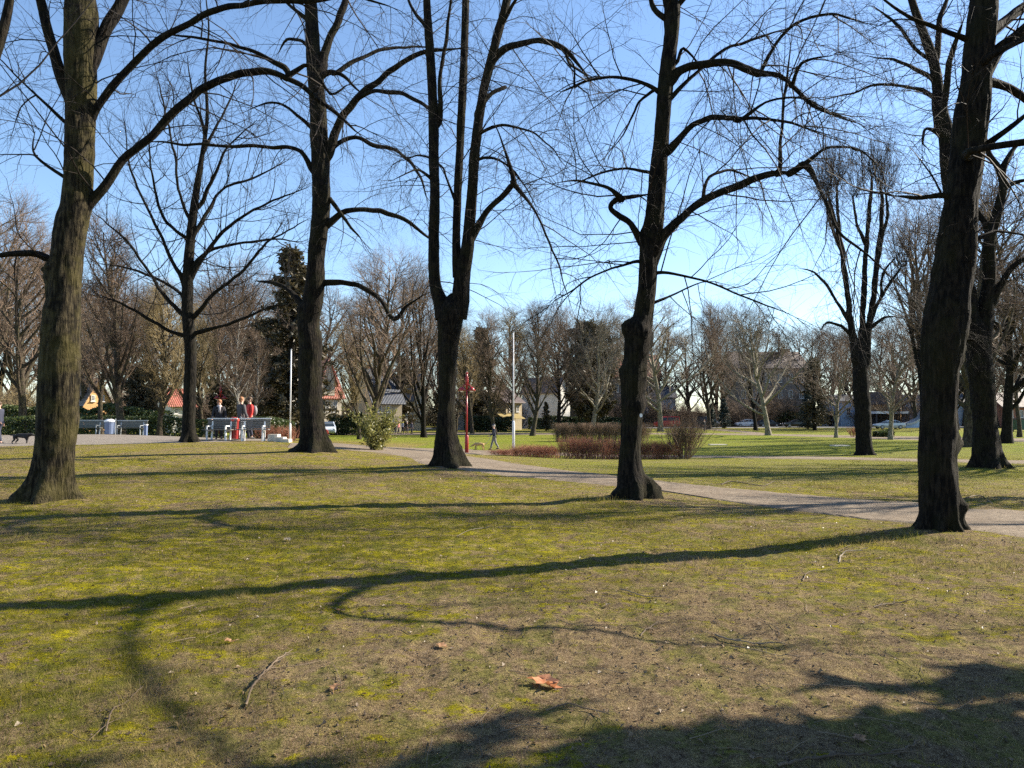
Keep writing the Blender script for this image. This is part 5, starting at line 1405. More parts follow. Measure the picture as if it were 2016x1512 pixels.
# ------------------------------------------------------------------ cars
def car(label, px, d, rz, paint, L=4.3, H=1.45, kind='hatch', group='parked cars', name='parked_car'):
    root = empty(name, at(px, d), label, 'car', group, rz)
    root.location.z += .09
    W = 1.75; hb = .92; s = L / 4.3; hk = H / 1.45
    if kind == 'hatch': st = [(-2.12, .45, .62, .62, .72), (-1.95, .28, .80, .80, .82), (-1.2, .2, .90, .90, .875), (-.62, .2, .93, 1.30, .875), (-.15, .2, .94, 1.44, .875), (.6, .2, .95, 1.45, .875), (1.25, .2, .96, 1.40, .875), (1.85, .22, .96, 1.08, .85), (2.08, .32, .92, .94, .80), (2.14, .45, .7, .70, .76)]
    elif kind == 'van': st = [(-2.12, .4, .8, .8, .8), (-1.95, .25, 1.0, 1.0, .86), (-1.35, .2, 1.1, 1.25, .88), (-.8, .2, 1.15, 1.9, .88), (0, .2, 1.15, 2.0, .88), (1.5, .2, 1.15, 2.0, .88), (2.08, .25, 1.15, 1.95, .88), (2.14, .4, .9, .95, .84)]
    else: st = [(-2.14, .45, .60, .60, .70), (-1.95, .28, .76, .76, .82), (-1.1, .2, .88, .88, .875), (-.45, .2, .92, 1.22, .875), (.05, .2, .93, 1.40, .875), (.6, .2, .94, 1.42, .875), (1.15, .2, .95, 1.25, .875), (1.6, .22, .95, 1.0, .86), (2.08, .30, .92, .92, .82), (2.15, .45, .66, .66, .76)]
    V = []; Q = []
    for (x, zb, zk, zr, w) in st:
        wr = w * (.80 if zr > zk + .1 else .93)
        V += [(x * s, -w * .93, zb * hk), (x * s, -w, (zb + zk) / 2 * hk), (x * s, -w * .97, zk * hk), (x * s, -wr, zr * hk), (x * s, wr, zr * hk), (x * s, w * .97, zk * hk), (x * s, w, (zb + zk) / 2 * hk), (x * s, w * .93, zb * hk)]
    n = len(st)
    for i in range(n - 1):
        for j in range(8):
            k = (j + 1) % 8; Q.append((i * 8 + j, i * 8 + k, (i + 1) * 8 + k, (i + 1) * 8 + j))
    for e in (0, (n - 1) * 8):
        Q += [(e, e + 1, e + 6, e + 7), (e + 1, e + 2, e + 5, e + 6), (e + 2, e + 3, e + 4, e + 5)]
    mb = MB(); mb.add(V, Q); body = mb.build('body', M[paint], root, smooth=False)
    # glass: greenhouse side quads lifted off the body
    V = np.array(V)
    for side in (0, 1):
        a_, b_ = (2, 3) if side == 0 else (5, 4)
        sg = -1 if side == 0 else 1
        for i in range(1, n - 2):
            if st[i][3] - st[i][2] > .25 or st[i + 1][3] - st[i + 1][2] > .25:
                q = np.array([V[i * 8 + a_], V[(i + 1) * 8 + a_], V[(i + 1) * 8 + b_], V[i * 8 + b_]])
                c = q.mean(0); q = c + (q - c) * np.array([.9, 1, .78]); q[:, 1] += sg * .012
                mb = MB(); mb.add(np.vstack([q, q + [0, -sg * .01, 0]]), [(0, 1, 2, 3), (4, 5, 6, 7), (0, 1, 5, 4), (1, 2, 6, 5), (2, 3, 7, 6), (3, 0, 4, 7)]); mb.build('window', M['glass'], root)
    for i in range(1, n - 1):
        if i < n - 1 and abs(st[i][3] - st[i + 1][3]) > .12:
            q = np.array([V[i * 8 + 3], V[i * 8 + 4], V[(i + 1) * 8 + 4], V[(i + 1) * 8 + 3]]); c = q.mean(0); q = c + (q - c) * .88; q[:, 2] += .015
            mb = MB(); mb.add(np.vstack([q, q - [0, 0, .01]]), [(0, 1, 2, 3), (4, 5, 6, 7)]); mb.build('windscreen', M['glass'], root)
    for x in (-1.32, 1.30):
        for sy in (-1, 1):
            mb = MB(); mb.tube([(x * s, sy * .70, .31), (x * s, sy * .89, .31)], .31, 20); w_ = mb.build('wheel', M['rubber'], root)
            mb = MB(); mb.tube([(x * s, sy * .88, .31), (x * s, sy * .905, .31)], .19, 16); mb.build('rim', M['steel'], w_)
    for sy in (-1, 1):
        mb = MB(); mb.ball((-2.02 * s, sy * .62, .66 * hk), (.12, .17, .07)); mb.build('headlight', M['white_paint'], root)
        mb = MB(); mb.box((2.08 * s, sy * .64, .80 * hk), (.12, .22, .14)); mb.build('tail_light', M['red_paint'], root)
    return root
car('pale blue white hatchback parked left of the leaning twin stemmed tree', 1466, 148, 0, 'car_white', 3.7, 1.45, 'hatch')
car('dark car with a bright rear, half hidden by the pale limbed plane tree', 1512, 146, math.pi, 'car_black', 4.2, 1.4, 'hatch')
car('black sedan parked in front of the dark brick building', 1566, 141, 0, 'car_black', 4.7, 1.45, 'sedan')
car('silver sedan parked beside the blue curved wall', 1749, 124, 0, 'car_silver', 4.7, 1.45, 'sedan')
car('white car parked in front of the cream villa, right of the tall lime trunk', 645, 86, math.pi / 2 + .3, 'car_white', 4.0, 1.5, 'hatch')
car('dark van with a pale roof load behind the round bare shrub', 1394, 140, math.pi / 2 + .4, 'car_black', 4.6, 1.5, 'van')
mb = MB()
car('dark car parked behind the trunk of the tall lime tree', 600, 90, 0, 'car_black', 4.3, 1.45, 'hatch')
car('red and white vehicle behind the clipped hedge, right of the knobbly trunk', 1312, 140, 0, 'car_red', 4.5, 1.5, 'van')

# ------------------------------------------------------------------ people and dogs
def skin(name, verts, edges, radii, mat, parent, sub=2, root_i=0):
    me = bpy.data.meshes.new(name + '_src'); me.from_pydata([tuple(map(float, v)) for v in verts], edges, [])
    o = bpy.data.objects.new(name + '_src', me); COL.objects.link(o)
    m = o.modifiers.new('s', 'SKIN'); m.use_smooth_shade = True
    o.modifiers.new('d', 'SUBSURF').levels = sub
    sv = me.skin_vertices[0].data
    for i, r in enumerate(radii):
        sv[i].radius = (r, r) if np.ndim(r) == 0 else tuple(r)
        sv[i].use_root = (i == root_i)
    dg = bpy.context.evaluated_depsgraph_get()
    me2 = bpy.data.meshes.new_from_object(o.evaluated_get(dg)); me2.name = name
    bpy.data.objects.remove(o); bpy.data.meshes.remove(me)
    me2.materials.clear(); me2.materials.append(M[mat])
    for p in me2.polygons: p.use_smooth = True
    n = bpy.data.objects.new(name, me2); COL.objects.link(n); n.parent = parent
    return n
def person(label, b, rz, jacket, trousers, hair, H=1.75, stride=0.0, arms=((.0, .1), (.0, .1)), extra=None, group=None, lean=0.0, hem=.82, sub=1):
    root = empty('person', b, label, 'person', group, rz)
    k = H / 1.75; root.scale = (k, k, k)
    hip = .93
    V = [(0, 0, .96), (0, 0, 1.15), (0, -lean * .5, 1.36), (0, -lean, 1.50), (0, -lean - .01, 1.58), (0, -lean - .02, 1.68)]
    R = [(.15, .10), (.14, .095), (.165, .105), .055, .07, .085]
    E = [(0, 1), (1, 2), (2, 3), (3, 4), (4, 5)]
    arm_pts = []
    for s, (fwd, out) in zip((-1, 1), arms):
        sh = (s * .19, -lean * .8, 1.42); el = (s * (.23 + out * .5), -lean - fwd * .4 + .02, 1.14); wr = (s * (.23 + out), -lean - fwd - .04, .90 + max(0, fwd) * .35); ha = (wr[0], wr[1] - .05 - fwd * .1, wr[2] - .08 + max(0, fwd) * .1)
        i = len(V); V += [sh, el, wr, ha]; R += [.065, .046, .030, (.040, .022)]; E += [(2, i), (i, i + 1), (i + 1, i + 2), (i + 2, i + 3)]
        arm_pts.append((sh, el, wr, ha))
    legs = []
    for s, f in ((-1, stride), (1, -stride)):
        hp = (s * .09, 0, .88); kn = (s * .10, -f * .45 - .02, .49); an = (s * .105, -f + (.02 if f > 0 else .05 * (f < 0)), .09 + (.05 if f < 0 else 0)); to = (s * .12, an[1] - .15, .035)
        i = len(V); V += [hp, kn, an, to]; R += [.095, .062, .042, (.045, .03)]; E += [(0, i), (i, i + 1), (i + 1, i + 2), (i + 2, i + 3)]
        legs.append((hp, kn, an, to))
    body = skin('body', V, E, R, 'skin', root, sub)
    hd = np.array(V[5])
    fm = MB()
    fm.ball(hd + [0, -.095, -.035], (.014, .022, .020), 6, 4)
    for s in (-1, 1): fm.ball(hd + [s * .092, .0, -.03], (.012, .022, .034), 6, 4)
    for s, a_ in zip((-1, 1), arm_pts):
        w_, h_ = np.array(a_[2]), np.array(a_[3]); dd = (h_ - w_) / np.linalg.norm(h_ - w_)
        for q in range(4):
            st = h_ + dd * .02 + np.array([0, (q - 1.5) * .02, 0]); ln = (.055, .07, .065, .05)[q]
            fm.tube([st, st + dd * ln * .5, st + dd * ln + np.array([-s * .02, -.01, 0])], [.010, .009, .006], 6)
        st = w_ + dd * .04 + np.array([0, -.035, 0]); fm.tube([st, st + dd * .03 + np.array([0, -.03, 0]), st + dd * .06 + np.array([0, -.035, 0])], [.011, .010, .007], 6)
    fm.build('face_and_fingers', M['skin'], root, smooth=True)
    em = MB()
    for s in (-1, 1): em.ball(hd + [s * .034, -.082, .0], (.012, .008, .008), 6, 4)
    em.build('eyes', M['hair_brown'], root); em = MB(); em.ball(hd + [0, -.083, -.075], (.028, .008, .006), 6, 4); em.build('mouth', M['cloth_pink'], root)
    hm = MB(); hm.ball(hd + [0, .018, .03], (.100, .108, .092), 14, 10); hm.ball(hd + [0, .05, -.03], (.088, .070, .075), 10, 6); hm.build('hair', M[hair], root, smooth=True)
    # jacket and trousers follow the same skeleton a little outside it
    V2 = [(0, 0, hem), (0, 0, 1.0), (0, 0, 1.15), (0, -lean * .5, 1.36), (0, -lean * .9, 1.475)]; R2 = [(.185, .135), (.180, .130), (.170, .125), (.19, .13), (.085, .08)]; E2 = [(0, 1), (1, 2), (2, 3), (3, 4)]
    for (sh, el, wr, ha) in arm_pts:
        i = len(V2); V2 += [sh, el, wr]; R2 += [.085, .066, .050]; E2 += [(3, i), (i, i + 1), (i + 1, i + 2)]
    skin('jacket', V2, E2, R2, jacket, root, sub)
    V3 = [(0, 0, .97)]; R3 = [(.155, .115)]; E3 = []
    for (hp, kn, an, to) in legs:
        i = len(V3); V3 += [hp, kn, (an[0], an[1], an[2] + .02)]; R3 += [.112, .082, .066]; E3 += [(0, i), (i, i + 1), (i + 1, i + 2)]
    skin('trousers', V3, E3, R3, trousers, root, sub)
    for (hp, kn, an, to) in legs:
        sm = MB(); sm.ball((an[0] + .005, an[1] - .06, an[2] - .035), (.052, .14, .048), 10, 6); sm.build('shoe', M['shoe'], root, smooth=True)
    if extra == 'scarf':
        sm = MB(); sm.tube([(0, -lean, 1.46), (0, -lean, 1.50), (0, -lean, 1.54)], [.10, .105, .085], 14); sm.box((.03, -lean - .14, 1.35), (.09, .03, .26)); sm.build('scarf', M['cloth_scarf'], root, smooth=True)
    if extra == 'cap':
        sm = MB(); sm.ball(hd + [0, .01, .065], (.104, .11, .065), 12, 6); sm.box(hd + [0, -.12, .05], (.13, .10, .015)); sm.build('cap', M['cloth_navy'], root, smooth=True)
    if extra == 'rucksack':
        sm = MB(); sm.ball((0, .2, 1.22), (.16, .11, .22), 12, 8); sm.build('rucksack', M['cloth_grey'], root, smooth=True)
    return root
person('person in a long black coat with a pale scarf standing behind the first pale bench', at(432, 33.2), .25, 'cloth_black', 'cloth_black', 'hair_ginger', 1.72, .02, ((.12, .04), (.05, .04)), 'scarf', 'people standing on the plaza', hem=.62)
person('person in a dark grey jacket and pale jeans standing between the pale benches', at(475, 32.6), 2.5, 'cloth_charcoal', 'cloth_jeans', 'hair_ginger', 1.80, .03, ((.10, .02), (.12, .02)), None, 'people standing on the plaza')
person('person in a bright red and black jacket standing at the second pale bench', at(492, 33.6), -.9, 'cloth_red', 'cloth_navy', 'hair_brown', 1.84, .02, ((.02, .03), (.05, .03)), 'rucksack', 'people standing on the plaza')
person('older person in a dark jacket walking a tan dog on a lead', at(973, 54), -1.35, 'cloth_navy', 'cloth_grey', 'hair_grey', 1.76, .24, ((-.12, .03), (.28, .04)), 'cap', None, .03)
person('person in dark clothes walking at the left edge behind the black dog', at(-2, 32), 1.4, 'cloth_navy', 'cloth_navy', 'hair_brown', 1.75, .25, ((.2, .03), (-.1, .03)), None)
for i, (px, col, tr_, hr_, lb) in enumerate([(777, 'cloth_black', 'cloth_black', 'hair_brown', 'leftmost of the far walkers, dressed all in black'), (785, 'cloth_pink', 'cloth_navy', 'hair_ginger', 'far walker in a pink jacket'), (793, 'cloth_scarf', 'cloth_black', 'hair_brown', 'far walker in a pale jacket over dark trousers'), (802, 'cloth_black', 'cloth_charcoal', 'hair_grey', 'far walker in a black jacket behind the pale gabled building path'), (811, 'cloth_navy', 'cloth_black', 'hair_brown', 'rightmost of the far walkers, in navy')]):
    person(lb, at(px, 103 + i % 2), rnd.uniform(-1, 1) + 1.5, col, tr_, hr_, 1.65 + .05 * (i % 3), .15, group='group of walkers on the far path')
person('small figure in grey crouching on the far path left of the clipped hedge', at(1047, 100), .6, 'cloth_grey', 'cloth_grey', 'hair_grey', 1.25, .1, lean=.15)
person('small dark figure beside the dark van, right of the round bare shrub', at(1386, 112), .6, 'cloth_black', 'cloth_black', 'hair_brown', 1.7, .1)
def dog(label, b, rz, L, coat, legm, head_down=0.0, tail_up=.1):
    """standing dog facing local -X; L body length, heights follow"""
    root = empty('dog', b, label, 'dog', None, rz)
    k = L; h = .50 * k / .75
    bz = h * .78
    V = [(0, 0, bz), (-.25 * k, 0, bz - .01), (-.40 * k, 0, bz + .03 * k), (-.52 * k, 0, bz + .12 * k - head_down), (-.60 * k, 0, bz + .16 * k - head_down * 1.3), (-.72 * k, 0, bz + .12 * k - head_down * 1.5), (-.80 * k, 0, bz + .10 * k - head_down * 1.5),
         (.22 * k, 0, bz + .01), (.38 * k, 0, bz), (.46 * k, 0, bz + .04 * k), (.58 * k, 0, bz + tail_up * k), (.66 * k, 0, bz + tail_up * k * 1.6)]
    R = [(.12 * k, .14 * k), (.13 * k, .165 * k), (.12 * k, .13 * k), (.085 * k, .085 * k), (.088 * k, .085 * k), (.05 * k, .045 * k), (.035 * k, .03 * k), (.10 * k, .115 * k), (.10 * k, .12 * k), .04 * k, .03 * k, .018 * k]
    E = [(0, 1), (1, 2), (2, 3), (3, 4), (4, 5), (5, 6), (0, 7), (7, 8), (8, 9), (9, 10), (10, 11)]
    for s in (-1, 1):
        i = len(V); dx = .05 * s * k
        V += [(-.30 * k, s * .09 * k, bz - .10 * k), (-.33 * k - dx, s * .09 * k, bz * .45), (-.31 * k - dx, s * .09 * k, .07 * k), (-.35 * k - dx, s * .09 * k, .025 * k)]
        R += [.07 * k, .038 * k, .028 * k, (.035 * k, .022 * k)]; E += [(1, i), (i, i + 1), (i + 1, i + 2), (i + 2, i + 3)]
        i = len(V)
        V += [(.34 * k, s * .09 * k, bz - .08 * k), (.28 * k + dx, s * .09 * k, bz * .55), (.42 * k + dx, s * .09 * k, bz * .32), (.38 * k + dx, s * .09 * k, .06 * k), (.34 * k + dx, s * .09 * k, .025 * k)]
        R += [.085 * k, .06 * k, .032 * k, .027 * k, (.035 * k, .022 * k)]; E += [(8, i), (i, i + 1), (i + 1, i + 2), (i + 2, i + 3), (i + 3, i + 4)]
    skin('body', V, E, R, coat, root, 2)
    hd = np.array(V[4])
    for s in (-1, 1):
        mb = MB(); mb.ball(hd + [.02 * k, s * .085 * k, .03 * k], (.03 * k, .015 * k, .07 * k), 8, 6); mb.build('ear', M[coat], root, smooth=True)
    mb = MB(); mb.ball(np.array(V[6]) + [-.03 * k, 0, .01 * k], .022 * k, 8, 6); mb.build('nose', M['shoe'], root)
    mb = MB()
    for i_ in (15, 20 + 4 - 0, 24, 33 - 4):
        pass
    for s in (-1, 1):
        dx = .05 * s * k
        mb.ball((-.34 * k - dx, s * .09 * k, .035 * k), (.06 * k, .042 * k, .042 * k), 8, 6); mb.ball((.35 * k + dx, s * .09 * k, .035 * k), (.06 * k, .042 * k, .042 * k), 8, 6)
    mb.build('paws', M[legm], root, smooth=True)
    return root
dog('tan dog sniffing along the path ahead of the walking person', at(944, 53.5), 0, .78, 'fur_tan', 'fur_tan', .16, .04)
dog('black dog with pale paws walking at the left edge of the plaza', at(44, 31.5), math.pi, .72, 'fur_black', 'fur_white', .05, .02)
# the lead
hnd = at(966, 53.8) + [0, 0, .95]; col_ = at(952, 53.5) + [0, 0, .45]
pp = [hnd * (1 - t) + col_ * t - np.array([0, 0, .18 * math.sin(math.pi * t)]) for t in np.linspace(0, 1, 9)]
mb = MB(); mb.tube(np.array(pp) - pp[0], .009, 6); o = mb.build('dog_lead', M['leash'], None, pp[0]); tag(o, 'thin pale lead running from the walker to the tan dog', 'dog lead')

# ------------------------------------------------------------------ bare thicket low behind everything
def thicket_proto(seed, twig):
    rs = np.random.RandomState(seed)
    k = 34; a = rs.uniform(0, 6.28, k); q = np.sqrt(rs.uniform(0, 1, k)); tl = np.radians(rs.uniform(2, 40, k))
    S = np.stack([np.cos(a) * q * 1.6, np.sin(a) * q * 1.0, np.full(k, -.2)], -1)
    D = np.stack([np.cos(a) * np.sin(tl), np.sin(a) * np.sin(tl), np.cos(tl)], -1)
    P1, R1 = grow(rs, S, D, rs.uniform(3, 6.5, k), np.full(k, .05), 9, .10, .04, .3)
    tm = TM(); tm.add(P1, R1, 4); t2 = TM()
    S, D, L, R = spawn(rs, P1, R1, 14, .08, 1.0, (20, 60), lambda t, r_: 1.7 * (1.2 - .7 * t), .022)
    P2, R2 = grow(rs, S, D, L, R, 6, .13, .03, .35); t2.add(P2, R2, 3)
    S, D, L, R = spawn(rs, P2, R2, 8, .12, 1.0, (20, 60), .6, .013)
    P3, R3 = grow(rs, S, D, L, R, 2, .13, .02, .5); t2.add(P3, R3, 3)
    a_ = tm.mesh('stems'); a_.materials.append(M['bark_far']); b_ = t2.mesh('twigs'); b_.materials.append(M[twig])
    return a_, b_
TH = [thicket_proto(301, 'twig_far'), thicket_proto(302, 'twig_grey'), thicket_proto(303, 'twig_yellow')]
for i in range(84):
    px_ = -150 + i * 27.5 + rnd.uniform(-10, 10)
    d_ = rnd.uniform(146, 185) if px_ > 560 else rnd.uniform(100, 150)
    a_, b_ = TH[i % 3 if px_ < 1000 else i % 2]
    root = empty('bare_bush', at(px_, d_), ['brown', 'grey', 'yellowish'][i % 3 if px_ < 1000 else i % 2] + ' bare bush in the far undergrowth, ' + near(px_), 'bush', 'tangled undergrowth at the far end', rnd.uniform(0, 6.28))
    s_ = [.85, 1.05, 1.3][(i // 3) % 3] * rnd.uniform(.93, 1.07); root['label'] = ['low ', 'middling ', 'tall '][(i // 3) % 3] + root['label']; root.scale = (s_ * 1.25, s_ * 1.25, s_)
    link_mesh('stems', a_, None, root); link_mesh('twigs', b_, None, root)

# ------------------------------------------------------------------ trees just outside the frame, their shade falls into it
def world_tree(kind, x, y, s, label, wid=1.0, rz=0.0, twigs=True):
    name, a, b, H = BG[kind]
    if not twigs: name = 'pollarded_tree'  # not a real pollard: an added tree, crown left off to thin its shade
    root = empty(name, (x, y, tz(x, y)), label, 'tree', 'trees beside the viewer', rz); root.scale = (s * wid, s * wid, s)
    link_mesh('trunk', a, None, root)
    if twigs: link_mesh('crown', b, None, root)
world_tree('dome', 9.8, 5.15, .94, 'dense evergreen just right of the view, its dappled shade covers the right foreground', .76, 1.0)
world_tree('slim', 20.5, 16.0, .95, 'added unseen tree without twigs, right of the view, for thin limb shadows', 1.0, .7, False)
world_tree('slim', 16.5, 18.2, .92, 'slim bare tree added right of the view for branch shadows on the lawn', .9, 2.7)  # unseen, added to throw more thin branch shadows onto the lawn
world_tree('grey', 24, 29.5, .95, 'bare tree right of the view on the far lawn', 1.0, 2.0)
world_tree('grey2', 31, 20, .8, 'forked bare tree right of the view', 1.0, 4.0)

# ------------------------------------------------------------------ grass, litter, sticks
def scatter(rs, n, d0, d1, half=47):
    r = np.sqrt(rs.uniform(d0 ** 1.35, d1 ** 1.35, n) ** (2 / 1.35))
    a = np.radians(rs.uniform(90 - half, 90 + half, n))
    return r * np.cos(a), r * np.sin(a)
def grass():
    rs = np.random.RandomState(7)
    Vs, Ts, Tint = [], [], []
    n0 = 0
    for n, d0, d1, w, h0, h1 in ((330000, 1.9, 8, .0015, .012, .040), (260000, 8, 20, .0032, .016, .048), (110000, 20, 44, .008, .02, .055)):
        x, y = scatter(rs, n, d0, d1)
        # tufts: pull blades towards clump centres
        cxy = rs.normal(0, .05, (n, 2)); gx = np.round(x / .16) * .16 + .07 * fbm2(x, y, 6, 2, 3); gy = np.round(y / .16) * .16 + .07 * fbm2(x, y, 6, 2, 5)
        pull = rs.uniform(0, 1, n) < .35
        x = np.where(pull, gx + cxy[:, 0], x); y = np.where(pull, gy + cxy[:, 1], y)
        dens = .5 + sum(.5 * np.exp(-(((x - m_[0]) ** 2 + (y - m_[1]) ** 2) / .8)) for m_ in MOUNDS) + .8 * fbm2(x, y, .8, 4, 31) + .5 * fbm2(x, y, 4, 3, 33) - .55 * np.clip(bare_at(x, y), -1, 1.2) + .5 * lush_at(x, y)
        keep = (rs.uniform(0, 1, n) < np.clip(dens, .03, 1)) & (path_mask(x, y) > .25) & ((x > -7.5) | (y < 29.3))
        x, y = x[keep], y[keep]; m = len(x)
        edge = 1 + .8 * (path_mask(x, y) < .95)
        for mx_, my_, _a, _s in MOUNDS: edge = edge + 1.0 * np.exp(-(((x - mx_) ** 2 + (y - my_) ** 2) / .45))
        z = terrain(x, y) + relief(x, y) - .004
        h = rs.uniform(h0, h1, m) * (1 + .9 * np.clip(fbm2(x, y, 1.1, 3, 41), -.5, 1.2)) * edge
        az = rs.uniform(0, 6.28, m); lean = rs.uniform(.15, 1.3, m); az2 = rs.uniform(0, 6.28, m)
        ww = w * rs.uniform(.6, 1.4, m)
        B = np.stack([x, y, z], -1)
        side = np.stack([np.cos(az2), np.sin(az2), np.zeros(m)], -1) * ww[:, None]
        tipp = B + np.stack([np.cos(az) * lean * h, np.sin(az) * lean * h, h], -1)
        V = np.stack([B - side, B + side, tipp], 1).reshape(-1, 3)
        Vs.append(V); Ts.append(np.arange(len(V)).reshape(-1, 3) + n0); n0 += len(V)
        dryness = np.clip(.45 + .5 * fbm2(x, y, 2.3, 3, 51) + .3 * np.clip(bare_at(x, y), -1, 1) - .6 * lush_at(x, y) + rs.normal(0, .28, m), 0, 1)[:, None]
        col = (1 - dryness) * np.array([[.095, .110, .018]]) + dryness * np.array([[.28, .215, .10]])
        col = col * rs.uniform(.55, 1.35, (m, 1)) + np.clip(rs.normal(0, .3, (m, 1)), 0, 1) * np.array([[.10, .10, .0]])
        Tint.append(np.repeat(np.c_[col, np.ones(m)], 3, 0))
    V = np.vstack(Vs)
    me = raw_mesh('grass', V, None, False, np.vstack(Ts))
    ca = me.attributes.new('tint', 'FLOAT_COLOR', 'POINT'); ca.data.foreach_set('color', np.vstack(Tint).astype(np.float32).ravel())
    for nm, fn in (('lush', lush_at), ('bare', bare_at)):
        at_ = me.attributes.new(nm, 'FLOAT', 'POINT'); at_.data.foreach_set('value', fn(V[:, 0], V[:, 1]).astype(np.float32))
    o = link_mesh('grass', me, M['blade']); tag(o, 'short patchy mossy grass covering the lawn', 'grass', kind='stuff')
grass()
def litter():
    rs = np.random.RandomState(17)
    for nm, n, size, mat, lb in (('leaf_litter', 11000, .013, 'litter', 'scattered dry leaf scraps lying in the grass'), ('soil_crumbs', 9000, .007, 'soil_crumb', 'dark crumbs of soil scattered over the bare patches')):
        x, y = scatter(rs, n, 2.0, 22 if nm == 'leaf_litter' else 12)
        z = terrain(x, y) + relief(x, y) + .006
        s = size * rs.uniform(.4, 1.7, n)[:, None]
        d = norm(rs.normal(0, 1, (n, 3)) * [1, 1, .22]); e = norm(np.cross(d, rs.normal(0, .3, (n, 3)) + [0, 0, 1]))
        c = np.stack([x, y, z], -1); up = np.array([0, 0, 1.0]) * s * rs.uniform(.1, .9, (n, 1))
        if nm == 'leaf_litter':
            V = np.stack([c - d * s, c + e * s * .6 + up, c + d * s, c - e * s * .6 + up * .4], 1).reshape(-1, 3)
            me = raw_mesh(nm, V, np.arange(len(V)).reshape(-1, 4), False)
        else:
            V = np.stack([c - d * s, c + e * s * .8, c + d * s, c - e * s * .8, c + up * 1.4], 1).reshape(-1, 3)
            b = (np.arange(n) * 5)[:, None]
            T = np.concatenate([b + np.array([[0, 3, 4]]), b + np.array([[3, 2, 4]]), b + np.array([[2, 1, 4]]), b + np.array([[1, 0, 4]])], 0)
            me = raw_mesh(nm, V, None, False, T)
        o = link_mesh(nm, me, M[mat]); tag(o, lb, 'leaf litter' if nm == 'leaf_litter' else 'soil', kind='stuff')
    n = 1500; x, y = scatter(rs, n, 2.0, 24)
    z = terrain(x, y) + relief(x, y) + .008
    a = rs.uniform(0, 6.28, n)
    Pt, R = grow(rs, np.stack([x, y, z], -1), np.stack([np.cos(a), np.sin(a), rs.normal(0, .05, n)], -1), rs.uniform(.06, .45, n), rs.uniform(.0012, .0035, n), 6, .14, 0, .4)
    Pt[..., 2] = terrain(Pt[..., 0], Pt[..., 1]) + relief(Pt[..., 0], Pt[..., 1]) + .006 + .012 * rs.uniform(0, 1, Pt.shape[:2])
    tm = TM(); tm.add(Pt, R, 4); o = link_mesh('twig_litter', tm.mesh('twig_litter'), M['twig_litter']); tag(o, 'thin fallen twigs strewn over the lawn', 'twigs', kind='stuff')
M['soil_crumb'] = simple('soil_crumb', (.07, .05, .035), .95)
M['twig_litter'] = twig_mat('twig_litter', (.07, .05, .033), (.21, .16, .11))
M['stick_pale'] = twig_mat('stick_pale', (.16, .13, .095), (.30, .25, .19))
litter()
def stick(pl, r, mat, label, side=True, seed=1, lift=.012):
    rs = np.random.RandomState(seed)
    q = np.array([G(*p) for p in pl]); base = q[0].copy()
    q[:, 2] = terrain(q[:, 0], q[:, 1]) + relief(q[:, 0], q[:, 1]) + lift
    C = catmull(np.c_[q, np.linspace(r, r * .45, len(q))], .03)
    C[:, :3] += rs.normal(0, .004, (len(C), 3)) * np.linspace(.4, 1, len(C))[:, None]; C[:, 2] += .012 * np.abs(np.sin(np.linspace(0, 5, len(C))))
    tm = TM(); tm.add(C[None, :, :3], C[None, :, 3], 7)
    if side:
        S, D, L, R = spawn(rs, C[None, :, :3], C[None, :, 3], 7, .2, .95, (25, 60), .14, r * .5)
        D[:, 2] *= .25; D[:, 2] += .05
        tm.add(*grow(rs, S, D, L, R, 5, .12, -.02, .4), 4)
    o = link_mesh('fallen_stick', tm.mesh('fallen_stick', base), M[mat], None, base); tag(o, label, 'stick', 'fallen sticks on the lawn')
for i, (pl, r, mat, lb) in enumerate([
    ([(484, 1388), (500, 1352), (540, 1310), (575, 1284)], .008, 'twig_litter', 'curved stick with a dark cut end in the left foreground'),
    ([(208, 1440), (222, 1405), (250, 1380), (282, 1352)], .005, 'twig_litter', 'thin forked stick in the lower left foreground'),
    ([(1652, 1103), (1656, 1092), (1668, 1088), (1697, 1087)], .010, 'stick_pale', 'pale angular broken stick beside the long trunk shadow, near the broad trunk'),
    ([(1075, 1398), (1120, 1394), (1160, 1400), (1200, 1415)], .005, 'twig_litter', 'forked twig just below the orange leaf'),
    ([(1408, 1246), (1440, 1258), (1500, 1266), (1545, 1270)], .007, 'twig_litter', 'dark bent stick in the centre right of the trodden soil'),
    ([(1440, 1275), (1500, 1284), (1585, 1298)], .004, 'twig_litter', 'long straight dark twig just below the bent stick'),
    ([(1530, 1512), (1600, 1497), (1680, 1493), (1760, 1486), (1812, 1468)], .008, 'twig_litter', 'long pale stick in the shade at the bottom edge'),
    ([(1262, 1246), (1280, 1232), (1300, 1224)], .006, 'twig_litter', 'short pale crooked stick left of the trodden soil'),
    ([(1720, 1196), (1750, 1190), (1785, 1188)], .007, 'twig_litter', 'short dark stick right of the trodden soil'),
    ([(900, 1058), (935, 1048), (985, 1044), (1040, 1047)], .004, 'stick_pale', 'thin pale twig on the moss above the long trunk shadow'),
    ([(1220, 1160), (1260, 1172), (1325, 1178)], .006, 'twig_litter', 'thin dark twig under the long trunk shadow'),
    ([(1420, 955), (1440, 950), (1500, 957), (1525, 950)], .012, 'twig_litter', 'dead twiggy branch on the lawn beyond the gravel path'),
    ([(1895, 985), (1930, 980), (1955, 995)], .012, 'twig_litter', 'dead branch on the lawn beyond the path, beside the broad trunk'),
    ([(1580, 1140), (1600, 1125), (1690, 1120)], .005, 'twig_litter', 'thin arched twig below the pale angular stick')]):
    stick(pl, r, M and mat, lb, True, 200 + i)
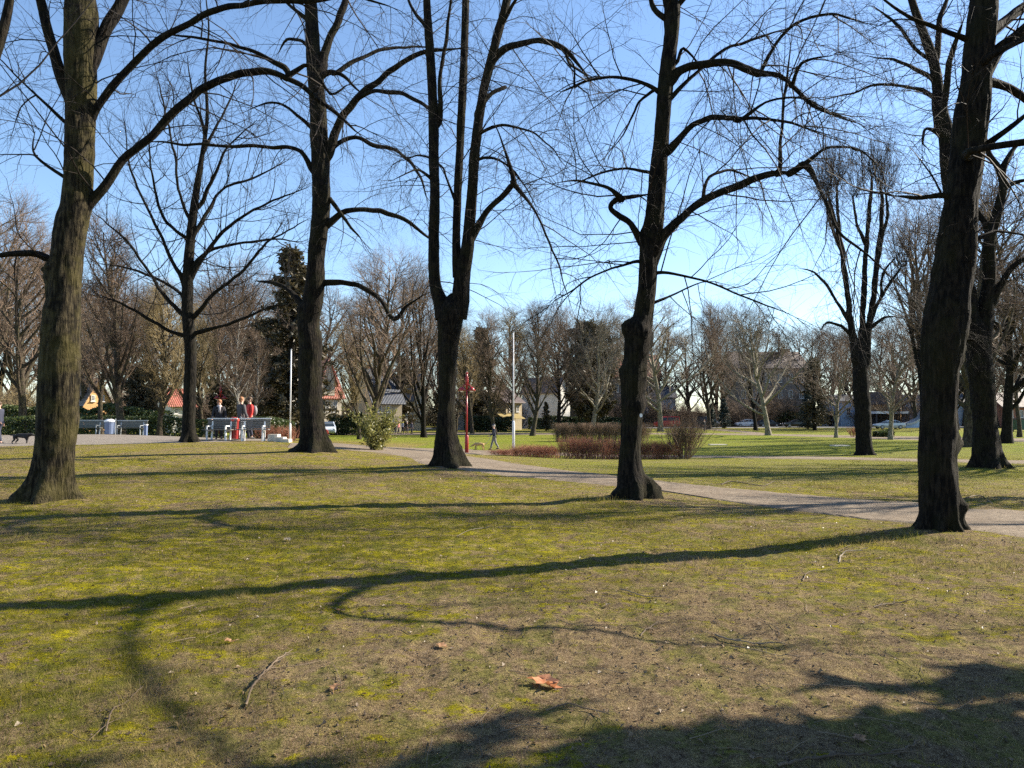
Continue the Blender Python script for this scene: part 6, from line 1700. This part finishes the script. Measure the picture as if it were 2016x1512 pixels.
def big_leaf(px, py, s, label, rz, mat='orange_leaf'):
    rs = np.random.RandomState(int(px))
    b = G(px, py); b[2] += .02 + float(relief(b[0], b[1]))
    out = []
    lob = [(0, -1.0), (.12, -.55), (.55, -.75), (.42, -.35), (.95, -.15), (.6, .05), (.75, .5), (.35, .38), (.22, .75), (0, 1.0), (-.2, .7), (-.38, .4), (-.8, .42), (-.55, .02), (-.9, -.25), (-.4, -.33), (-.5, -.7), (-.12, -.55)]
    V = [(0, 0, 0)]
    for k_ in (.5, 1.0):
        for (x, y) in lob: V.append((x * k_ * s, y * k_ * s, (.28 * abs(x) + .16 * math.sin(3 * y + 4 * x)) * k_ * s + rs.normal(0, .03) * s))
    n = len(lob); T = [(0, 1 + i, 1 + (i + 1) % n) for i in range(n)]; Q = [(1 + i, 1 + n + i, 1 + n + (i + 1) % n, 1 + (i + 1) % n) for i in range(n)]
    me = raw_mesh('dry_leaf', V, Q, True, T); o = link_mesh('dry_leaf', me, M[mat], None, b); o.rotation_euler = (.15, -.1, rz)
    tag(o, label, 'leaf', 'dry leaves on the lawn')
    tm = MB(); tm.tube([(0, -s, 0), (.05 * s, -1.5 * s, .1 * s), (.2 * s, -1.9 * s, .0)], [.002, .0018, .0015], 6); tm.build('stalk', M['dry_leaf'], o)
big_leaf(1072, 1352, .085, 'large orange brown curled leaf in the centre foreground', 1.4)
bpy.data.objects['dry_leaf'].scale = (.8, 1.35, 1.5)
for i, (px, py, s, lb, m_) in enumerate([(660, 1358, .045, 'small brown leaf left of the large orange leaf', 'dry_leaf'), (565, 1064, .06, 'pale leaf on the moss left of the long shadow', 'stick_pale'), (452, 1264, .05, 'brown leaf in the left middle of the lawn', 'dry_leaf'), (672, 1204, .05, 'brown leaf under the curved limb shadow', 'dry_leaf'), (1197, 1192, .028, 'tiny whitish scrap on the lawn centre', 'stick_pale'), (1692, 1458, .04, 'small brown leaf in the dappled shade', 'dry_leaf'), (870, 1276, .045, 'pale brown leaf on the trodden soil edge', 'dry_leaf'), (1313, 1266, .018, 'small white scrap on the trodden soil', 'stick_pale')]):
    big_leaf(px, py, s, lb, i * 1.3, m_)
